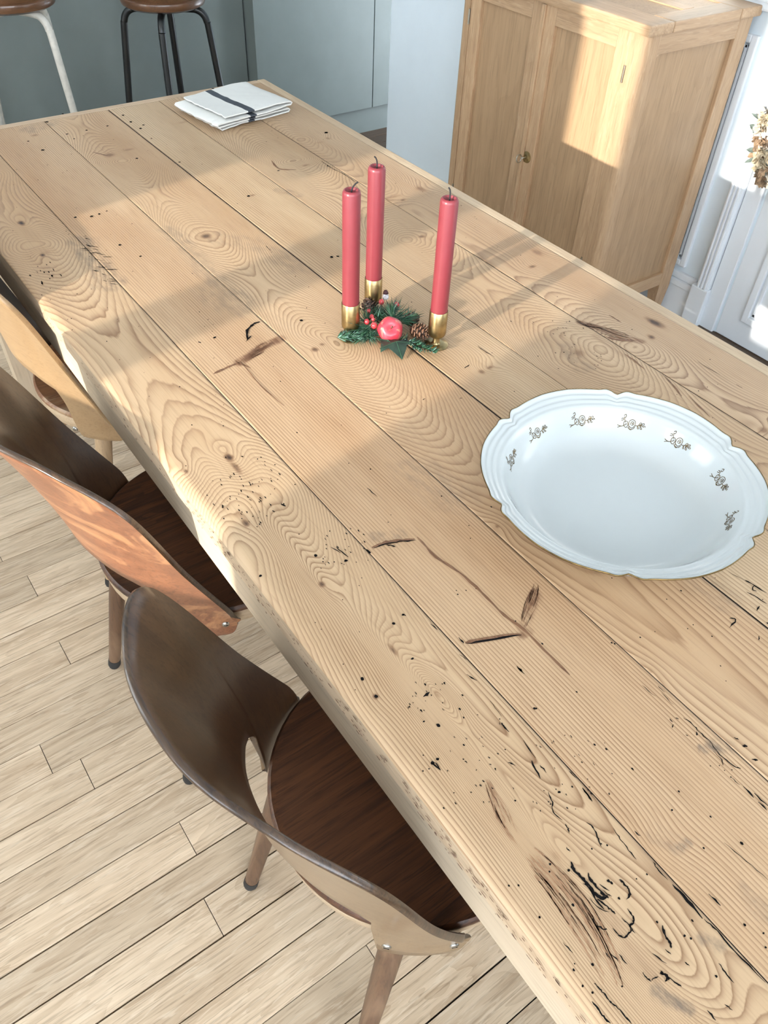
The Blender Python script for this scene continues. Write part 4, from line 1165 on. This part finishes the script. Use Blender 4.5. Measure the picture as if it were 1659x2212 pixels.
prof_out = [(.160, .0545, .55), (.152, .0470, .1), (.145, .0360, 0), (.134, .0220, 0), (.114, .0085, 0), (.088, .0040, 0), (.082, .0002, 0), (.076, .0002, 0), (.074, .0035, 0), (.0, .0035, 0)]
rows = [(r, z, 0) for r, z in prof_in]+prof_fl+prof_out
m = MB(); vs = []
EL = 1.0
def bowl_pt(r, z, w, th):
    rr = r + w*lobe(th)*1.15
    zz = z + (w*w*.0016*(lobe(th)/.005-.6) if w > .5 else 0)
    # flutes follow the notches
    return (bc[0]+rr*math.cos(th)*1.012, bc[1]+rr*math.sin(th)*1.0, TZ+max(zz, .0002))
for r, z, w in rows:
    for k in range(NTH):
        vs.append(bowl_pt(r, z, w, 2*math.pi*k/NTH))
fs = []
for i in range(len(rows)-1):
    for k in range(NTH):
        fs.append((i*NTH+k, i*NTH+(k+1) % NTH, (i+1)*NTH+(k+1) % NTH, (i+1)*NTH+k))
m.add(vs, fs)
m.build('body', M['porcelain'], bowl, True)
rim = MB()
for rr, zz, w_, rad in ((.1697, .0634, 1.0, .0008),):
    n = NTH
    pts = [Vector(bowl_pt(rr, zz, w_, 2*math.pi*k/n)) for k in range(n)]
    vs = []
    for k in range(n):
        t = (pts[(k+1) % n]-pts[k-1]).normalized(); up = Vector((0, 0, 1)); sd = t.cross(up).normalized()
        for a in np.linspace(0, 2*math.pi, 6, endpoint=False):
            vs.append(pts[k]+sd*math.cos(a)*rad+up*math.sin(a)*rad*1.5)
    rim.add(vs, [(k*6+j, k*6+(j+1) % 6, ((k+1) % n)*6+(j+1) % 6, ((k+1) % n)*6+j) for k in range(n) for j in range(6)])
rim.build('gilt_rim', M['gilt'], bowl, True)
# flower prints: thin gilt line drawing following the inner wall
fl2d = [[(-.9, -.35), (-.75, -.25), (-.55, -.18), (-.4, -.05)], [(-.95, -.15), (-.8, -.2), (-.6, -.22)], [(-.55, .45), (-.5, .25), (-.42, .1)], [(-.62, .52), (-.50, .62), (-.46, .45), (-.6, .42)], [(-.75, .30), (-.62, .35), (-.60, .24), (-.74, .2)],
        [(-.5, -.15), (-.3, -.25), (-.22, -.02), (-.33, .18), (-.52, .12), (-.5, -.15)], [(-.42, -.08), (-.33, -.02), (-.4, .06)],
        [(-.15, -.1), (-.18, .2), (.0, .36), (.22, .28), (.26, .0), (.1, -.2), (-.15, -.1)], [(-.05, .0), (-.02, .2), (.12, .22), (.15, .05), (.02, -.02)], [(-.2, -.22), (.0, -.3), (.2, -.25), (.3, -.08)], [(.03, .08), (.08, .15), (.1, .06)], [(-.12, -.12), (-.05, -.32), (.12, -.34)],
        [(.28, .0), (.45, .05), (.65, .12), (.9, .05)], [(.5, .08), (.58, .28), (.68, .24), (.52, .06)], [(.62, .1), (.8, .3), (.86, .22), (.66, .1)], [(.6, .1), (.7, -.12), (.8, -.1), (.64, .08)], [(.78, .08), (.95, .16), (.97, .05)], [(.45, .03), (.5, -.15), (.58, -.13), (.48, .02)]]
pin_r = [p[0] for p in prof_in]; pin_z = [p[1] for p in prof_in]
def wall_pt(th, r): return (bc[0]+r*math.cos(th)*1.012, bc[1]+r*math.sin(th), TZ+np.interp(r, pin_r, pin_z)+.00055)
def decal(th0, size):
    m = MB()
    for pl in fl2d:
        q = cr(np.array(pl), 4)
        pts = [Vector(wall_pt(th0-size*u/.14,   .1375+size*v*.55)) for u, v in q]
        w = .00046
        vs = []
        for k, p in enumerate(pts):
            t = (pts[min(k+1, len(pts)-1)]-pts[max(k-1, 0)]).normalized()
            nn = Vector((bc[0]-p.x, bc[1]-p.y, .14)).normalized()
            s = t.cross(nn).normalized()*w
            vs += [p+s, p-s]
        m.add(vs, [(2*k, 2*k+1, 2*k+3, 2*k+2) for k in range(len(pts)-1)])
    m.build('flower_print', M['giltdark'], bowl)
for px, py in ((1152, 925), (1255, 903), (1365, 905), (1475, 945), (1570, 1035), (1603, 1130), (1095, 985)):
    p = tp(px, py, .040)[:2]-bc
    decal(math.atan2(p[1], p[0]), .0195)
for k in range(2):
    decal(-math.pi*.5-.9+k*.5, .0195)

# ================================================================== TEA TOWEL
ctw = np.array([.965, 1.945]); twr = math.radians(7)
th_ = 0.0046
path = []
layers = 4
for L in range(layers):
    z = .0035+L*.0078
    xl, xr = -.088-.006*math.sin(L*2.1)-(.016 if L < 2 else 0), .094+.004*math.sin(L*1.3)
    row = np.linspace(xl, xr, 26)
    if L % 2: row = row[::-1]
    bowx = lambda x: .0014*math.sin((x+.1)*30+L)
    seg = [(x, z+bowx(x)) for x in row]
    path += seg
    if L < layers-1:                         # fold loop
        s = 1 if L % 2 == 0 else -1
        xe = seg[-1][0]
        bulge = .013 if s > 0 else .008
        path += [(xe+s*bulge*.75, z+.0008), (xe+s*bulge*1.05, z+.0039), (xe+s*bulge*.75, z+.0070)]
path = np.array(path)
tg = np.gradient(path, axis=0); tg /= np.linalg.norm(tg, axis=1)[:, None]; nr = np.stack([-tg[:, 1], tg[:, 0]], 1)
ny = 44
m = MB(); grid = []
for side in (1, -1):
    for j in range(ny+1):
        v = j/ny
        for k, (x, z) in enumerate(path):
            y = (v-.5)*.185
            lay = k/len(path)*layers
            y2 = y*(1-.035*math.sin(lay*1.7)) + .004*math.sin(lay*2.3)
            wob = .004*vnoise(np.array(x*40+lay*3), np.array(y*40))+.0025*vnoise(np.array(x*90), np.array(y*70+lay))
            lift = .0035*(v < .2)*(.2-v)/.2*math.sin(x*40+lay) if lay > 1 else 0
            edge_rag = .005*vnoise(np.array(y*120), np.array(lay*3.1))*(1 if x < -.06 else 0)
            zz = z*(1+.06*math.sin(v*5+1))+wob*.45+lift*.3+nr[k, 1]*side*th_*.5*.7
            X_ = x+edge_rag+nr[k, 0]*side*th_*.5*.7
            px_ = ctw[0]+X_*math.cos(twr)-y2*math.sin(twr); py_ = ctw[1]+X_*math.sin(twr)+y2*math.cos(twr)
            grid.append((px_, py_, TZ+max(zz, .0009)))
npth = len(path); half = (ny+1)*npth
fs = []
for j in range(ny):
    for k in range(npth-1):
        a = j*npth+k
        fs.append((a, a+1, a+npth+1, a+npth)); fs.append((half+a+npth, half+a+npth+1, half+a+1, half+a))
for k in range(npth-1):
    fs.append((k+1, k, half+k, half+k+1)); a = ny*npth+k; fs.append((a, a+1, half+a+1, half+a))
for j in range(ny):
    a = j*npth; fs.append((a, a+npth, half+a+npth, half+a)); a = j*npth+npth-1; fs.append((a+npth, a, half+a, half+a+npth))
m.add(grid, fs)
tT = NT('striped_linen')
co = tT.mapping(tT.coord(), (1, 1, 1), (-ctw[0], -ctw[1], 0))
sx = tT.n.new('ShaderNodeSeparateXYZ'); tT.link(co, sx.inputs[0])
u = tT.math('ADD', tT.math('MULTIPLY', sx.outputs[0], math.cos(twr)), tT.math('MULTIPLY', sx.outputs[1], math.sin(twr)))
st = tT.math('LESS_THAN', tT.math('ABSOLUTE', tT.math('ADD', u, .012)), .0095)
wv = tT.noise(co, 900, 2)
tT.set(tT.mix(st, tT.mix(wv, (.70, .69, .65), (.80, .79, .75)), (.055, .065, .08)), .85)
tT.bump(wv, .25, .0006)
tw = m.build('tea_towel', tT.mat, None, True, 60)
tag(tw, 'folded white linen tea towel with a charcoal stripe at the table end', 'towel')

# ================================================================== DRIED WREATH on the door
wr = thing('dried_wreath', 'dried flower wreath of cream blooms and grey-green leaves hung on the white door', 'wreath', (WX-.03, 1.165, .66))
wc = np.array([WX-.045, 1.172, .675]); WR = .125
ringp = [wc+np.array([0, WR*math.cos(u), WR*math.sin(u)]) for u in np.linspace(0, 2*math.pi, 49)]
MB().tube(ringp, .012, 8, cap=False).build('vine_ring', M['leg_brown'], wr, True)
MB().tube([wc+np.array([.01, 0, WR]), wc+np.array([.028, 0, WR+.10])], .0015, 6).build('hanger', M['leg_brown'], wr)
MB().lathe([(.008, 0), (.008, .012), (.015, .018), (.017, .026), (.012, .034), (.0005, .036)], 18, (WX-.004, 1.172, .90), axis=(-1, 0, 0)).build('door_knob', M['brass'], wr, True)
cream = plain('dried_cream', (.66, .55, .38), .8, mottle=.2, scale=120); tan = plain('dried_tan', (.42, .28, .17), .85, mottle=.3, scale=120); leafm = plain('dried_leaf', (.13, .17, .145), .7, mottle=.25, scale=80); ltan = plain('pale_petal', (.70, .62, .50), .8, mottle=.12, scale=90)
def bloom(c, r, mat, n=26):
    m = MB(); c = np.array(c)
    for k in range(n):
        d = rng.normal(size=3); d[0] = -abs(d[0])*.9; d /= np.linalg.norm(d)
        a = np.cross(d, rng.normal(size=3)); a /= np.linalg.norm(a); b = np.cross(d, a)
        o = c+d*r*.35; w = r*rng.uniform(.28, .46)
        m.add([o-a*w*.4, o+d*r*.35+a*w, o+d*r*.75+b*w*.3, o+d*r*.4-a*w+b*w*.2, o+a*w*.3-b*w*.4], [(0, 1, 2), (0, 2, 3), (0, 4, 1), (4, 2, 1)])
    return m.build('flower_head', mat, wr)
def wleaf(c, d, L, w, mat):
    d = np.array(d); d = d/np.linalg.norm(d); s = np.cross(d, [1, .1, .1]); s /= np.linalg.norm(s); n_ = np.cross(d, s)
    c = np.array(c)
    pts = [c, c+d*L*.35+s*w, c+d*L*.7+s*w*.8, c+d*L, c+d*L*.7-s*w*.8, c+d*L*.35-s*w]
    V_ = pts+[p-n_*.0008 for p in pts]+[c+d*L*.5+n_*w*.3]
    MB().add(V_, [(12, i, (i+1) % 6) for i in range(6)]+[(6+(i+1) % 6, 6+i, i, (i+1) % 6) for i in range(6)]+[(11, 10, 9, 8, 7, 6)]).build('leaf', mat, wr)
for k in range(30):
    a = 2*math.pi*k/30+random.uniform(-.05, .05)
    rad = WR+random.uniform(-.018, .022)
    c = wc+np.array([-.012+random.uniform(-.008, .006), rad*math.cos(a), rad*math.sin(a)])
    bloom(c, random.uniform(.020, .032), random.choice([cream, cream, tan, ltan]), 30)
    for q in range(3):
        a2 = a+random.uniform(-.1, .1)
        rr = WR+random.choice([-1, 1])*random.uniform(.012, .026)
        c2 = wc+np.array([-.006, rr*math.cos(a2), rr*math.sin(a2)])
        out = np.array([random.uniform(-.7, .1), math.cos(a2)+random.uniform(-.6, .6), math.sin(a2)+random.uniform(-.6, .6)])
        wleaf(c2, out, random.uniform(.022, .040), random.uniform(.003, .010), random.choice([leafm, tan, leafm, ltan, cream]))
